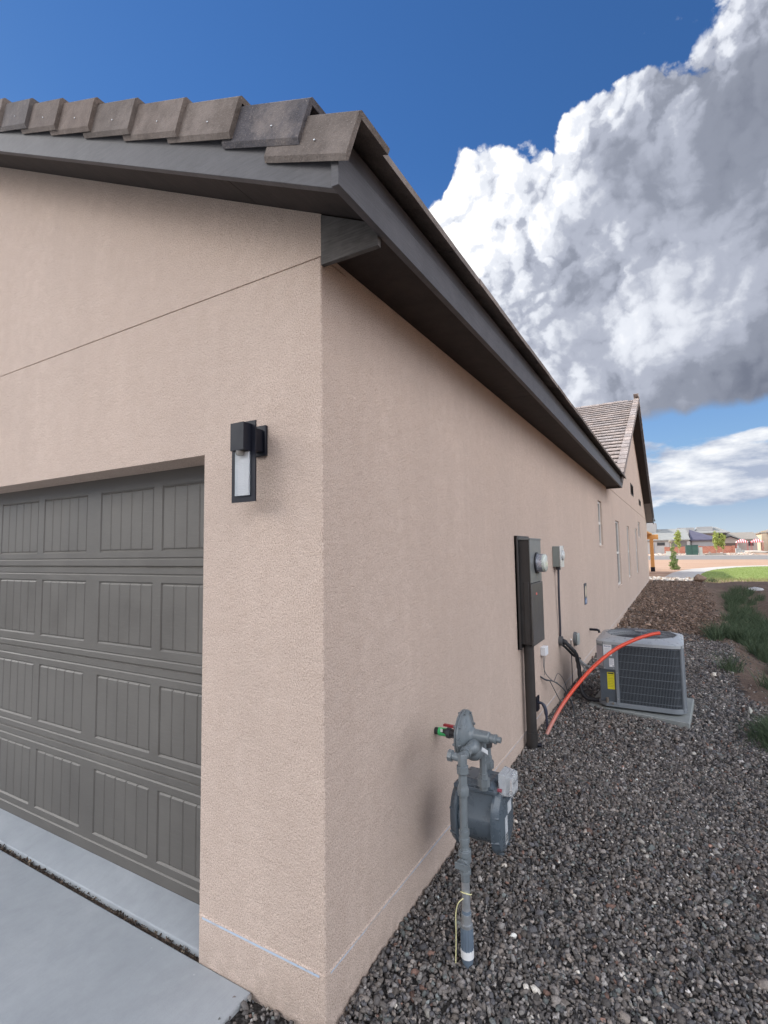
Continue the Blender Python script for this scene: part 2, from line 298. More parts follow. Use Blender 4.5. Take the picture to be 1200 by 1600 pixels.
# ------------------------------------------------------------------ mesh builder
def origin(o):
    v = Vector((0, 0, 0))
    while o is not None: v = v + o.location; o = o.parent
    return v
class MB:
    def __init__(s): s.v = []; s.f = []; s.t = []; s.hast = False
    def add(s, vs, fs, tone=None):
        k = len(s.v); s.v += [tuple(p) for p in vs]; s.f += [tuple(i + k for i in f) for f in fs]
        if tone is not None: s.hast = True
        s.t += [tone if tone is not None else (1, 1, 1)] * len(vs)
        return s
    def box(s, x0, x1, y0, y1, z0, z1, tone=None):
        return s.hexa([(x0, y0, z0), (x1, y0, z0), (x1, y1, z0), (x0, y1, z0), (x0, y0, z1), (x1, y0, z1), (x1, y1, z1), (x0, y1, z1)], tone)
    def hexa(s, P, tone=None):
        return s.add(P, [(3, 2, 1, 0), (4, 5, 6, 7), (0, 1, 5, 4), (1, 2, 6, 5), (2, 3, 7, 6), (3, 0, 4, 7)], tone)
    def prism(s, poly, ax, lo, hi, tone=None):
        """poly: 2-D points in the two other axes (in x,y,z order), extruded along ax"""
        n = len(poly)
        def P(p, h): q = [p[0], p[1]]; q.insert(ax, h); return tuple(q)
        vs = [P(p, lo) for p in poly] + [P(p, hi) for p in poly]
        fs = [tuple(range(n)), tuple(range(2 * n - 1, n - 1, -1))] + [(i, i + n, (i + 1) % n + n, (i + 1) % n) for i in range(n)]
        return s.add(vs, fs, tone)
    def ring(s, c, d, r, seg, ref=None):
        d = Vector(d).normalized(); a = Vector(ref) if ref else (Vector((0, 0, 1)) if abs(d.z) < 0.9 else Vector((1, 0, 0)))
        u = d.cross(a).normalized(); v = d.cross(u)
        return [Vector(c) + (u * math.cos(2 * math.pi * i / seg) + v * math.sin(2 * math.pi * i / seg)) * r for i in range(seg)]
    def loft(s, rings, cap=True, tone=None):
        n = len(rings[0]); vs = [p for r in rings for p in r]; fs = []
        for k in range(len(rings) - 1):
            for i in range(n):
                j = (i + 1) % n; fs.append((k * n + i, k * n + j, (k + 1) * n + j, (k + 1) * n + i))
        if cap: fs += [tuple(range(n - 1, -1, -1)), tuple((len(rings) - 1) * n + i for i in range(n))]
        return s.add(vs, fs, tone)
    def cyl(s, p0, p1, r, r1=None, seg=16, tone=None):
        d = Vector(p1) - Vector(p0); return s.loft([s.ring(p0, d, r, seg), s.ring(p1, d, r1 if r1 is not None else r, seg)], True, tone)
    def lathe(s, base, d, prof, seg=24):
        """prof: list of (distance along d, radius)"""
        d = Vector(d).normalized(); b = Vector(base)
        return s.loft([s.ring(b + d * h, d, max(r, 1e-4), seg) for h, r in prof])
    def tube(s, pts, r, seg=10, tone=None):
        pts = [Vector(p) for p in pts]; rings = []; u = None
        for i, p in enumerate(pts):
            d = (pts[min(i + 1, len(pts) - 1)] - pts[max(i - 1, 0)]).normalized()
            if u is None: a = Vector((0, 0, 1)) if abs(d.z) < 0.9 else Vector((1, 0, 0)); u = d.cross(a).normalized()
            u = (u - d * u.dot(d)).normalized(); v = d.cross(u); rr = r[i] if isinstance(r, (list, tuple)) else r
            rings.append([p + (u * math.cos(2 * math.pi * k / seg) + v * math.sin(2 * math.pi * k / seg)) * rr for k in range(seg)])
        return s.loft(rings, True, tone)
    def sphere(s, c, r, sx=1, sy=1, sz=1, seg=16, rings=10):
        R = []
        for k in range(rings + 1):
            t = math.pi * k / rings; rr = max(math.sin(t), 1e-3) * r
            R.append([Vector((c[0] + sx * rr * math.cos(2 * math.pi * i / seg), c[1] + sy * rr * math.sin(2 * math.pi * i / seg), c[2] - sz * r * math.cos(t))) for i in range(seg)])
        return s.loft(R)
    def build(s, name, m, parent=None, smooth=None, bevel=0.0, seg=2):
        me = bpy.data.meshes.new(name); me.from_pydata(s.v, [], s.f)
        bm = bmesh.new(); bm.from_mesh(me); bmesh.ops.recalc_face_normals(bm, faces=bm.faces); bm.to_mesh(me); bm.free()
        if s.hast:
            a = me.color_attributes.new('tone', 'FLOAT_COLOR', 'POINT')
            a.data.foreach_set('color', np.array([(*t, 1.0) for t in s.t], dtype=np.float32).ravel())
        me.materials.append(m); o = bpy.data.objects.new(name, me); COL.objects.link(o)
        if parent is not None:
            off = origin(parent); me.transform(Matrix.Translation(-off)); o.parent = parent
        if smooth is not None:
            me.shade_smooth(); me.set_sharp_from_angle(angle=rad(smooth))
        if bevel:
            b = o.modifiers.new('bevel', 'BEVEL'); b.width = bevel; b.segments = seg; b.limit_method = 'ANGLE'; b.angle_limit = rad(35)
            me.shade_smooth(); me.set_sharp_from_angle(angle=rad(40))
        return o
def tag(o, label=None, cat=None, group=None, kind=None):
    if label: o['label'] = label
    if cat: o['category'] = cat
    if group: o['group'] = group
    if kind: o['kind'] = kind
    return o
def thing(name, label, cat, loc=(0, 0, 0), group=None):
    o = bpy.data.objects.new(name, None); COL.objects.link(o); o.location = loc; o.empty_display_size = 0.1
    return tag(o, label, cat, group)
def spline(pts, n=8):
    P = [Vector(p) for p in pts]; P = [P[0] * 2 - P[1]] + P + [P[-1] * 2 - P[-2]]; out = []
    for i in range(1, len(P) - 2):
        for k in range(n):
            t = k / n; a, b, c, d = P[i - 1], P[i], P[i + 1], P[i + 2]
            out.append(0.5 * ((2 * b) + (c - a) * t + (2 * a - 5 * b + 4 * c - d) * t * t + (3 * b - a - 3 * c + d) * t ** 3))
    return out + [P[-2]]
def text_mesh(body, size, loc, right, upv, m, parent, name, depth=0.0004):
    cu = bpy.data.curves.new(name, 'FONT'); cu.body = body; cu.size = size; cu.align_x = 'CENTER'; cu.align_y = 'CENTER'; cu.extrude = depth
    tmp = bpy.data.objects.new('tmp', cu); COL.objects.link(tmp); bpy.context.view_layer.update()
    me = bpy.data.meshes.new_from_object(tmp.evaluated_get(bpy.context.evaluated_depsgraph_get()))
    bpy.data.objects.remove(tmp); bpy.data.curves.remove(cu)
    r = Vector(right).normalized(); u = Vector(upv).normalized(); n = r.cross(u)
    M = Matrix((r, u, n)).transposed().to_4x4(); M.translation = Vector(loc) - (origin(parent) if parent else Vector())
    me.transform(M); me.materials.clear(); me.materials.append(m); me.name = name
    o = bpy.data.objects.new(name, me); COL.objects.link(o); o.parent = parent; return o

# ------------------------------------------------------------------ terrain
ZB = ([-60, -3, 0, .4, 1.07, 2.7, 5, 10.5, 12.8, 24.7, 26, 4000], [-.10, -.085, -.070, -.032, -.014, .028, .02, .008, .05, .10, .10, .10])
def H(x, y):
    x = np.asarray(x, float); y = np.asarray(y, float)
    zb = np.interp(y, *ZB)
    k = np.interp(y, [-10, 6, 12, 22, 26], [.055, .05, .02, .01, 0.0])
    h = zb - k * np.clip(x, 0, 1.8)
    fade = np.interp(y, [-10, 0, 20, 25, 26.5], [1, 1, 1, .35, 0])
    # drainage swale to the right of the gravel strip and the bank beyond it
    sw = -0.17 * np.exp(-((x - 2.55) / .5) ** 2) + 0.10 * 1 / (1 + np.exp(-(x - 3.5) * 3.0)) + 0.05 * np.exp(-((x - 1.95) / .22) ** 2)
    h = h + fade * sw
    fx = np.clip((x - 0.0) / .3, 0, 1) * fade
    h = h + fx * (0.018 * np.sin(x * 3.1 + y * 1.3) * np.sin(y * 2.3 - x) + 0.006 * np.sin(x * 11 + y * 7) * np.sin(9 * y)) 
    rough = fade * np.clip((x - 1.8) / .3, 0, 1)
    h = h + rough * (0.03 * np.sin(x * 7.3 + 1.1 * np.sin(y * 5)) * np.sin(y * 4.1 + x) + 0.015 * np.sin(x * 17 + y * 13))
    return h
def axis(*segs):
    out = []
    for a, b, st_ in segs: out += list(np.arange(a, b, st_))
    return np.array(out + [segs[-1][1]])
gx = axis((-3000, -300, 540), (-300, -20, 40), (-20, -1, 3), (-1, 6, .07), (6, 20, 1.5), (20, 300, 40), (300, 3000, 540))
gy = axis((-3000, -300, 540), (-300, -20, 40), (-20, -2, 2), (-2, 28, .09), (28, 60, 4), (60, 300, 30), (300, 3300, 600))
XX, YY = np.meshgrid(gx, gy, indexing='ij'); ZZ = H(XX, YY)
ZZ = np.where((XX < 0.02) & (YY > 0.05), np.minimum(ZZ, -0.12), ZZ)
ZZ = np.where((XX < -0.40) & (YY <= 0.05), -0.2, ZZ)
far_ = (YY > 26.5) | (XX < -20) | (YY < -30); ZZ = np.where(far_, 0.1 if True else 0, ZZ)
ZZ = np.where((YY < -30) | (XX < -20), -0.1, ZZ); ZZ = np.where(YY > 26.5, 0.10, ZZ)
nx, ny = len(gx), len(gy)
gm = MB(); gm.v = list(zip(XX.ravel().tolist(), YY.ravel().tolist(), ZZ.ravel().tolist())); gm.t = [(1, 1, 1)] * len(gm.v)
gm.f = [(i * ny + j, (i + 1) * ny + j, (i + 1) * ny + j + 1, i * ny + j + 1) for i in range(nx - 1) for j in range(ny - 1)]
tag(gm.build('ground', EARTH, smooth=60), kind='structure')

# ------------------------------------------------------------------ loose stones (crushed rock and mulch)
def hull_rocks(nv, seed, flat=0.7):
    r = random.Random(seed); bm = bmesh.new()
    for _ in range(nv):
        v = Vector((r.gauss(0, 1), r.gauss(0, 1), r.gauss(0, 1))).normalized() * r.uniform(.85, 1.1)
        bm.verts.new((v.x * 1.25, v.y * .85, v.z * flat))
    bmesh.ops.convex_hull(bm, input=bm.verts)
    for v in [v for v in bm.verts if not v.link_faces]: bm.verts.remove(v)
    bmesh.ops.triangulate(bm, faces=bm.faces); bm.verts.index_update()
    V = np.array([v.co[:] for v in bm.verts]); F = np.array([[v.index for v in f.verts] for f in bm.faces]); bm.free(); return V, F
ROCKS = [hull_rocks(13, 100 + i, .75) for i in range(10)]
CHIPS = [hull_rocks(9, 300 + i, .28) for i in range(6)]
def scatter(name, shapes, pts, size, tones, m, tilt=0.6, stretch=None):
    n = len(pts); which = RNG.integers(0, len(shapes), n); VV = []; FF = []; TT = []; k = 0
    ang = RNG.uniform(0, 2 * np.pi, (n, 3)); ang[:, 0] = RNG.normal(0, tilt, n); ang[:, 1] = RNG.normal(0, tilt, n)
    for s in range(len(shapes)):
        idx = np.where(which == s)[0]
        if not len(idx): continue
        V, F = shapes[s]; a = ang[idx]; ca, sa = np.cos(a), np.sin(a)
        Rx = np.zeros((len(idx), 3, 3)); Ry = Rx.copy(); Rz = Rx.copy()
        Rx[:, 0, 0] = 1; Rx[:, 1, 1] = ca[:, 0]; Rx[:, 1, 2] = -sa[:, 0]; Rx[:, 2, 1] = sa[:, 0]; Rx[:, 2, 2] = ca[:, 0]
        Ry[:, 1, 1] = 1; Ry[:, 0, 0] = ca[:, 1]; Ry[:, 0, 2] = sa[:, 1]; Ry[:, 2, 0] = -sa[:, 1]; Ry[:, 2, 2] = ca[:, 1]
        Rz[:, 2, 2] = 1; Rz[:, 0, 0] = ca[:, 2]; Rz[:, 0, 1] = -sa[:, 2]; Rz[:, 1, 0] = sa[:, 2]; Rz[:, 1, 1] = ca[:, 2]
        Rm = Rz @ Ry @ Rx
        W = np.einsum('nij,vj->nvi', Rm, V) * size[idx][:, None, None] + pts[idx][:, None, :]
        VV.append(W.reshape(-1, 3)); nv = len(V)
        FF.append((F[None] + (k + np.arange(len(idx)) * nv)[:, None, None]).reshape(-1, 3)); k += nv * len(idx)
        TT.append(np.repeat(tones[idx], nv, axis=0))
    VV = np.concatenate(VV).astype(np.float32); FF = np.concatenate(FF).astype(np.int32); TT = np.concatenate(TT)
    me = bpy.data.meshes.new(name); me.vertices.add(len(VV)); me.vertices.foreach_set('co', VV.ravel())
    me.loops.add(len(FF) * 3); me.loops.foreach_set('vertex_index', FF.ravel()); me.polygons.add(len(FF))
    me.polygons.foreach_set('loop_start', np.arange(0, len(FF) * 3, 3, dtype=np.int32)); me.update(calc_edges=True)
    a = me.color_attributes.new('tone', 'FLOAT_COLOR', 'POINT'); a.data.foreach_set('color', np.c_[TT, np.ones(len(TT))].astype(np.float32).ravel())
    me.materials.append(m); o = bpy.data.objects.new(name, me); COL.objects.link(o); return o
def stone_tones(n, pal, wts, j=.25, g=1.0):
    P = g * np.array(pal)[RNG.choice(len(pal), n, p=np.array(wts) / sum(wts))]
    return np.clip(P * RNG.lognormal(0, j, (n, 1)), .01, .8)
def region(n, x0, x1, y0, y1):
    return np.c_[RNG.uniform(x0, x1, n), RNG.uniform(y0, y1, n)]
GP = [(.135, .124, .120), (.178, .160, .150), (.085, .083, .089), (.19, .165, .148), (.27, .255, .245), (.17, .105, .085), (.46, .43, .39), (.13, .142, .14)]
GW = [30, 24, 18, 14, 9, 2.5, 1.3, 5]
def edge_right(y): return 1.78 + .10 * np.sin(y * 1.7) + .05 * np.sin(y * 5.1)
sets = []
for (n, x0, x1, y0, y1, s0) in [(54000, 0.0, 1.95, .0, 3.2, .0085), (8600, -.42, 1.9, -1.2, 0.0, .0092), (32000, .0, 2.1, 3.2, 6.2, .0106), (24000, 0, 2.1, 6.2, 10.0, .0135)]:
    p = region(n, x0, x1, y0, y1); ok = p[:, 0] < edge_right(p[:, 1]) + RNG.normal(0, .05, n)
    ok &= ~((p[:, 0] < .008) & (p[:, 1] > -.008)); ok &= ~((p[:, 1] < 0) & (p[:, 1] > -.01) & (p[:, 0] < 0)); p = p[ok]
    s = s0 * RNG.lognormal(0, .36, len(p)); z = H(p[:, 0], p[:, 1]) + RNG.uniform(-.003, .014, len(p)) * s0 / .0092 + .004 * np.sin(p[:, 0] * 9 + 2 * np.sin(p[:, 1] * 4)) * np.sin(p[:, 1] * 8)
    sets.append((np.c_[p, z], s))
# a few stray stones out on the bare soil
p = region(2600, 1.8, 4.6, 1.0, 14.0); s = .012 * RNG.lognormal(0, .4, len(p)); sets.append((np.c_[p, H(p[:, 0], p[:, 1]) + .003], s))
pts = np.concatenate([a for a, _ in sets]); siz = np.concatenate([b for _, b in sets])
tag(scatter('gravel', ROCKS, pts, siz, stone_tones(len(pts), GP, GW, .36, .90), STONE), 'dark grey and brown crushed stone strip beside the house wall', 'gravel', kind='stuff')
p = region(30000, 0.0, 2.5, 8.6, 25.3); ok = (p[:, 0] < edge_right(p[:, 1]) + .1 + RNG.normal(0, .12, len(p))) & (p[:, 1] > 9.5 + .4 * np.sin(p[:, 0] * 4) + RNG.normal(0, .18, len(p))) & (p[:, 0] > .01); p = p[ok]
s = .021 * RNG.lognormal(0, .35, len(p)); z = H(p[:, 0], p[:, 1]) + RNG.uniform(0, .02, len(p))
MP = [(.17, .115, .085), (.22, .155, .12), (.10, .072, .058), (.27, .205, .165), (.14, .12, .11)]
tag(scatter('mulch', CHIPS + ROCKS[:3], np.c_[p, z], s, stone_tones(len(p), MP, [30, 26, 22, 12, 10], .3), STONE, .4), 'reddish brown bark mulch strip along the far half of the house wall', 'mulch', kind='stuff')
p = region(3400, -.3, 2.1, 25.1, 27.0); ok = p[:, 1] < 26.6 - .25 * p[:, 0] + RNG.normal(0, .15, len(p)); p = p[ok]
s = .05 * RNG.lognormal(0, .4, len(p)); z = H(p[:, 0], p[:, 1]) + .015
tag(scatter('river_stones', ROCKS, np.c_[p, z], s, stone_tones(len(p), [(.55, .52, .48), (.42, .37, .32), (.34, .26, .20), (.62, .60, .57)], [4, 3, 2, 3], .15), STONE), 'pale rounded river stones in the sun past the house corner', 'stones', kind='stuff')

# ------------------------------------------------------------------ driveway, apron
d = MB(); d.hexa([(-9, -9, -.42), (-.345, -9, -.42), (-.362, .0, -.25), (-9, 0.0, -.25), (-9, -9, -.22), (-.345, -9, -.22), (-.362, -.002, -.050), (-9, -.002, -.050)])
tag(d.build('driveway', CONC, bevel=.006), kind='structure')
d = MB(); d.hexa([(-5.6, .028, -.25), (-.674, .028, -.25), (-.674, .6, -.25), (-5.6, .6, -.25), (-5.6, .028, -.038), (-.674, .028, -.038), (-.674, .6, .004), (-5.6, .6, .004)])
d.v = [tuple(v) for v in d.v]
apr = MB(); apr.prism([(.028, -.25), (.028, -.038), (.185, .0), (.7, .002), (.7, -.25)], 0, -5.62, -.676)
tag(apr.build('garage_apron', CONC, bevel=.005), kind='structure')
js = MB(); js.box(-5.6, -.66, -.001, .027, -.2, -.066)
p = region(2600, -5.6, -.67, .001, .026); 
tag(js.build('joint_soil', var_mat('joint_soil', (.045, .032, .024), (.12, .085, .06), 40)), kind='structure')
tag(scatter('joint_debris', CHIPS, np.c_[p, RNG.uniform(-.070, -.048, len(p))], .0045 * RNG.lognormal(0, .5, len(p)), stone_tones(len(p), [(.09, .065, .05), (.2, .16, .12), (.05, .04, .035)], [3, 1, 3], .3), STONE), 'dark leaf litter and grit in the joint between driveway and garage apron', 'debris', kind='stuff')

# ------------------------------------------------------------------ the house
SL = 0.485
house = thing('house', 'tan stucco house with grey garage door, dark eaves and concrete tile roof', 'house')
RX = -4.6                                              # ridge of the garage roof
def soff(x): return 3.050 - SL * x if x > RX else 3.050 - SL * (2 * RX - x)
wf = MB(); T = .183; CJ = 2.870
RC = [(-.008, 0), (-.004, .001), (-.001, .004), (0, .008)]     # bull-nosed corner
wf.prism([(-.666, 0)] + RC + [(0, T), (-.674, T), (-.674, .008), (-.671, .002)], 2, -.45, 2.131)   # pier
wf.box(-9.2, -5.55, 0, T, -.45, 2.131)
wf.prism([(-9.2, 0)] + RC + [(0, T), (-9.2, T)], 2, 2.131, CJ - .003)
wf.box(-9.2, -.006, .0045, T, CJ - .003, CJ + .003)     # control joint, recessed
wf.prism([(0, CJ + .003), (0, 3.05), (RX, soff(RX)), (-9.2, 3.05), (-9.2, CJ + .003)], 1, 0, T)
wf.build('wall', STUCCO, house)
# the side wall, garage part and gable part, with window openings
wins = [(8.14, 8.66, 1.715, 2.53), (11.02, 11.92, .80, 2.29), (14.08, 14.86, .82, 2.27), (17.35, 18.25, .80, 2.30), (19.0, 20.1, 2.02, 2.60)]
ws = MB(); T2 = .16; ys = T
for (a, b, z0, z1) in wins[:1]:
    ws.box(-T2, 0, T, a, -.45, 3.0); ws.box(-T2, 0, a, b, -.45, z0); ws.box(-T2, 0, a, b, z1, 3.0); ws.box(-T2, 0, b, 9.62, -.45, 3.0)
ws.build('wall', STUCCO, house)
GY, GS = 17.35, .455                                   # ridge line and pitch of the cross gable
def gz(y): return 3.0 + GS * (8.1 - abs(y - GY))       # top of its tiles
wg = MB(); y0 = 9.62; CG = 2.93
for (a, b, z0, z1) in wins[1:]:
    wg.box(-T2, 0, y0, a, -.45, CG - .006); wg.box(-T2, 0, a, b, -.45, z0); wg.box(-T2, 0, a, b, z1, CG - .006); y0 = b
wg.box(-T2, 0, y0, 25.2, -.45, CG - .006); wg.box(-T2, -.008, 9.62, 25.2, CG - .006, CG + .006)
v1 = (16.25, 17.35, 3.36, 3.72); v2 = (20.2, 21.3, 3.30, 3.52)
zz = lambda y: gz(y) - .19
ZA = 3.80
wg.box(-T2, 0, 9.95, v1[0], CG + .006, 3.02); wg.box(-T2, 0, 9.62, 9.95, CG + .006, 3.0)
# wall above the joint, with two vent openings
def band(a, b, z0, z1): wg.box(-T2, 0, a, b, z0, z1)
def roofp(a, b, z0, n=1):                              # piece from z0 up to the slope
    ps = [(a, z0), (b, z0)] + [(y, max(zz(y), z0)) for y in ([b, GY, a] if a < GY < b else [b, a])]
    wg.prism(ps, 0, -T2, 0)
roofp(9.95, v1[0], 3.02); band(v1[0], v1[1], CG + .006, v1[2]); roofp(v1[0], v1[1], v1[3]); band(v1[1], v2[0], CG + .006, 3.02); roofp(v1[1], v2[0], 3.02)
band(v2[0], v2[1], CG + .006, v2[2]); roofp(v2[0], v2[1], v2[3]); band(v2[1], 24.9, CG + .006, 3.0); roofp(v2[1], 24.9, 3.0); band(24.9, 25.2, CG + .006, 2.98)
wg.build('wall', STUCCO, house)
wb = MB(); wb.box(-14, -T2, 25.04, 25.2, -.45, 2.95); wb.box(-14, -13.84, .2, 25.04, -.45, 2.95); wb.box(-13.84, -9.2, .0, .18, -.45, 2.9)
wb.build('wall', STUCCO, house)
# weep screed strips, with the stucco edge standing a little proud above them
a = MB(); a.prism([(-.0045, .1392), (-.0045, .1415), (.0, .1475), (.001, .1392)], 0, -.668, .0); a.prism([(.0045, .1412), (.0045, .1432), (.0, .149), (-.001, .1412)], 1, .0, 24.9); a.build('wall_edge', STUCCO, house)
a = MB()
a.box(-.650, -.028, -.0022, .001, .128, .1385); a.build('weep_screed', SCREED, house)
a = MB(); a.box(-.001, .0022, .03, 24.9, .1325, .1405); a.build('weep_screed', SCREED, house)
HOLE = mat('hole_dark', (.01, .01, .01), .9)
for x in (-.050, -.088, -.126): a = MB(); a.box(x - .002, x + .002, -.0036, -.0018, .1365, .1425); a.build('weep_hole', HOLE, house)

# garage door -------------------------------------------------------
def door_profile():
    panels_x = []; xr = -.810                         # right edge of the right-most panel
    base = [(-1.291, -1.772), (-1.923, -2.404)]
    xs = []
    # pattern: pairs of panels, 0.079 between the two of a pair, 0.150 between pairs
    e = -.727
    seq = []
    r = -1.208 + .481
    seq.append((r - .481, r)); l = r - .481
    gaps = [.083, .150] * 6; g = 0
    while l > -5.4:
        r = l - gaps[g]; g += 1; seq.append((r - .481, r)); l = r - .481
    rows = [(.112, .452), (.641, .981), (1.178, 1.520), (1.705, 2.046)]
    lines = [.062, .501, .546, .593, 1.032, 1.078, 1.121, 1.569, 1.612, 1.658]
    return seq, rows, lines
seq, rows, lines = door_profile()
GW_, GD = .007, .0062
def grooves():
    xg = set(); zg = set()
    for (a_, b_) in seq:
        n = 5; st_ = (b_ - a_) / n
        for i in range(n + 1): c = a_ + i * st_; [xg.add(round(c + k, 5)) for k in (-GW_, 0, GW_)]
    for (a_, b_) in rows:
        for c in (a_, b_): [zg.add(round(c + k, 5)) for k in (-GW_ * 1.3, 0, GW_ * 1.3)]
    for c in lines: [zg.add(round(c + k, 5)) for k in (-GW_, 0, GW_)]
    zg |= {0.003, 2.15}; xg |= {-5.6, -.655}
    return sorted(x for x in xg if x <= -.655 and x >= -5.6), sorted(zg)
xg, zg = grooves()
def depth(x, z):
    d_ = 0.0
    for c in lines: d_ = max(d_, GD * .9 * max(0, 1 - abs(z - c) / GW_))
    if any(abs(z - c) < 1e-4 for c in (.546, 1.078, 1.612)): d_ = .0095
    for (p0, p1) in rows:
        if p0 - .011 <= z <= p1 + .011:
            for (q0, q1) in seq:
                if q0 - .011 <= x <= q1 + .011:
                    inz = p0 - 1e-4 <= z <= p1 + 1e-4; inx = q0 - 1e-4 <= x <= q1 + 1e-4
                    if inz and inx:
                        if min(abs(z - p0), abs(z - p1)) < 1e-4 or min(abs(x - q0), abs(x - q1)) < 1e-4: d_ = max(d_, GD * 1.35)
                        st_ = (q1 - q0) / 5; k = round((x - q0) / st_)
                        if abs(x - q0 - k * st_) < 1e-4 and p0 + .005 < z < p1 - .005: d_ = max(d_, GD)
                        else: d_ = max(d_, .0022)
    return d_
dm = MB(); nz = len(zg)
dm.v = [(x, T + .003 + depth(x, z), z) for x in xg for z in zg]; dm.t = [(1, 1, 1)] * len(dm.v)
dm.f = [(i * nz + j, (i + 1) * nz + j, (i + 1) * nz + j + 1, i * nz + j + 1) for i in range(len(xg) - 1) for j in range(nz - 1)]
door = dm.build('garage_door', DOOR, house)
a = MB(); a.box(-5.6, -.655, T + .004, T + .035, -.012, .006); a.build('bottom_seal', mat('rubber', (.02, .02, .02), .8), door, bevel=.003)
a = MB(); a.box(-5.6, -.655, T + .03, T + .08, .006, 2.2); a.build('door_back', DOOR, door)

# windows, vents ------------------------------------------------------
FR = worn('window_vinyl', (.62, .60, .57), .45, var=.06)
GL = mat('window_glass', (.02, .025, .03), .06, 0, .8)
for (a_, b_, z0, z1) in wins:
    m_ = MB(); dx = -.030; t = .045
    m_.box(dx - .04, dx, a_, a_ + t, z0, z1); m_.box(dx - .04, dx, b_ - t, b_, z0, z1)
    m_.box(dx - .04, dx, a_ + t, b_ - t, z0, z0 + t); m_.box(dx - .04, dx, a_ + t, b_ - t, z1 - t, z1)
    zm = (z0 + z1) / 2
    if z1 - z0 > .7: m_.box(dx - .038, dx - .002, a_ + t, b_ - t, zm - .025, zm + .025)
    wo = m_.build('window', FR, house, bevel=.003)
    g_ = MB(); g_.box(dx - .03, dx - .022, a_ + t * .8, b_ - t * .8, z0 + t * .8, z1 - t * .8); g_.build('pane', GL, wo)
    if z1 - z0 > .7:
        g_ = MB(); g_.box(dx + .001, .012, a_ - .01, b_ + .01, z0 - .03, z0 - .002); g_.build('sill', STUCCO, wo, bevel=.004)
VENT = mat('vent_dark', (.035, .032, .03), .7)
for (a_, b_, z0, z1) in (v1, v2):
    m_ = MB(); m_.box(-.02, .012, a_, a_ + .05, z0, z1); m_.box(-.02, .012, b_ - .05, b_, z0, z1); m_.box(-.02, .012, a_ + .05, b_ - .05, z0, z0 + .04); m_.box(-.02, .012, a_ + .05, b_ - .05, z1 - .04, z1)
    k = z0 + .06
    while k < z1 - .05: m_.hexa([(-.03, a_ + .05, k + .03), (.004, a_ + .05, k), (.004, b_ - .05, k), (-.03, b_ - .05, k + .03), (-.03, a_ + .05, k + .034), (.004, a_ + .05, k + .005), (.004, b_ - .05, k + .005), (-.03, b_ - .05, k + .034)]); k += .05
    m_.box(-.15, -.14, a_, b_, z0, z1)
    m_.build('gable_vent', VENT, house)

# eaves of the garage part --------------------------------------------
EY = 9.57
a = MB(); a.prism([(.27, 2.864), (.300, 2.862), (.300, 2.985), (.27, 2.985)], 1, -.305, EY); a.build('eave_fascia', FASCIA, house, bevel=.002)
a = MB(); a.prism([(.262, 2.990), (.288, 2.990), (.296, 3.056), (.262, 3.056)], 1, -.268, 4.42); a.prism([(.262, 2.990), (.288, 2.990), (.296, 3.054), (.262, 3.054)], 1, 4.424, EY + .02); a.build('eave_trim', FASCIA, house, bevel=.0015)
a = MB()
for (q0, q1) in ((.018, 2.436), (2.439, 4.876), (4.879, 7.316), (7.319, EY - .02)): a.box(.0, .269, q0, q1, 2.897, 2.909)
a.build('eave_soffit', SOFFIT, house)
a = MB(); a.prism([(.001, 2.832), (.268, 2.829), (.268, 2.915), (.001, 3.045)], 1, -.004, .018); a.build('eave_return', CHEEK, house, bevel=.002)
a = MB(); a.prism([(.0, 2.862), (.268, 2.862), (.268, 3.0), (.0, 3.08)], 1, EY - .02, EY); a.build('eave_return', CHEEK, house)
# rake of the garage gable
def slope_board(y0_, y1_, x0, x1, zl, zu):
    a = MB(); a.hexa([(x0, y0_, zl - SL * x0), (x1, y0_, zl - SL * x1), (x1, y1_, zl - SL * x1), (x0, y1_, zl - SL * x0), (x0, y0_, zu - SL * x0), (x1, y0_, zu - SL * x1), (x1, y1_, zu - SL * x1), (x0, y1_, zu - SL * x0)]); return a
slope_board(-.292, -.262, RX, .2685, 2.998, 3.178).build('rake_fascia', FASCIA, house, bevel=.002)
b_ = MB()
for (q0, q1) in ((-.349, .2685), (-2.78, -.352), (RX, -2.783)): b_.add(*(lambda m: (m.v, m.f))(slope_board(-.262, 0, q0, q1, 3.052, 3.064)))
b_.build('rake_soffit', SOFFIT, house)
def mirror_board(y0_, y1_, zl, zu):
    a = MB(); x0, x1 = 2 * RX - .2685, RX; f = lambda z, x: z - SL * (2 * RX - x)
    a.hexa([(x0, y0_, f(zl, x0)), (x1, y0_, f(zl, x1)), (x1, y1_, f(zl, x1)), (x0, y1_, f(zl, x0)), (x0, y0_, f(zu, x0)), (x1, y0_, f(zu, x1)), (x1, y1_, f(zu, x1)), (x0, y1_, f(zu, x0))]); return a
mirror_board(-.292, -.262, 2.998, 3.178).build('rake_fascia', FASCIA, house)
mirror_board(-.262, 0, 3.052, 3.064).build('rake_soffit', SOFFIT, house)

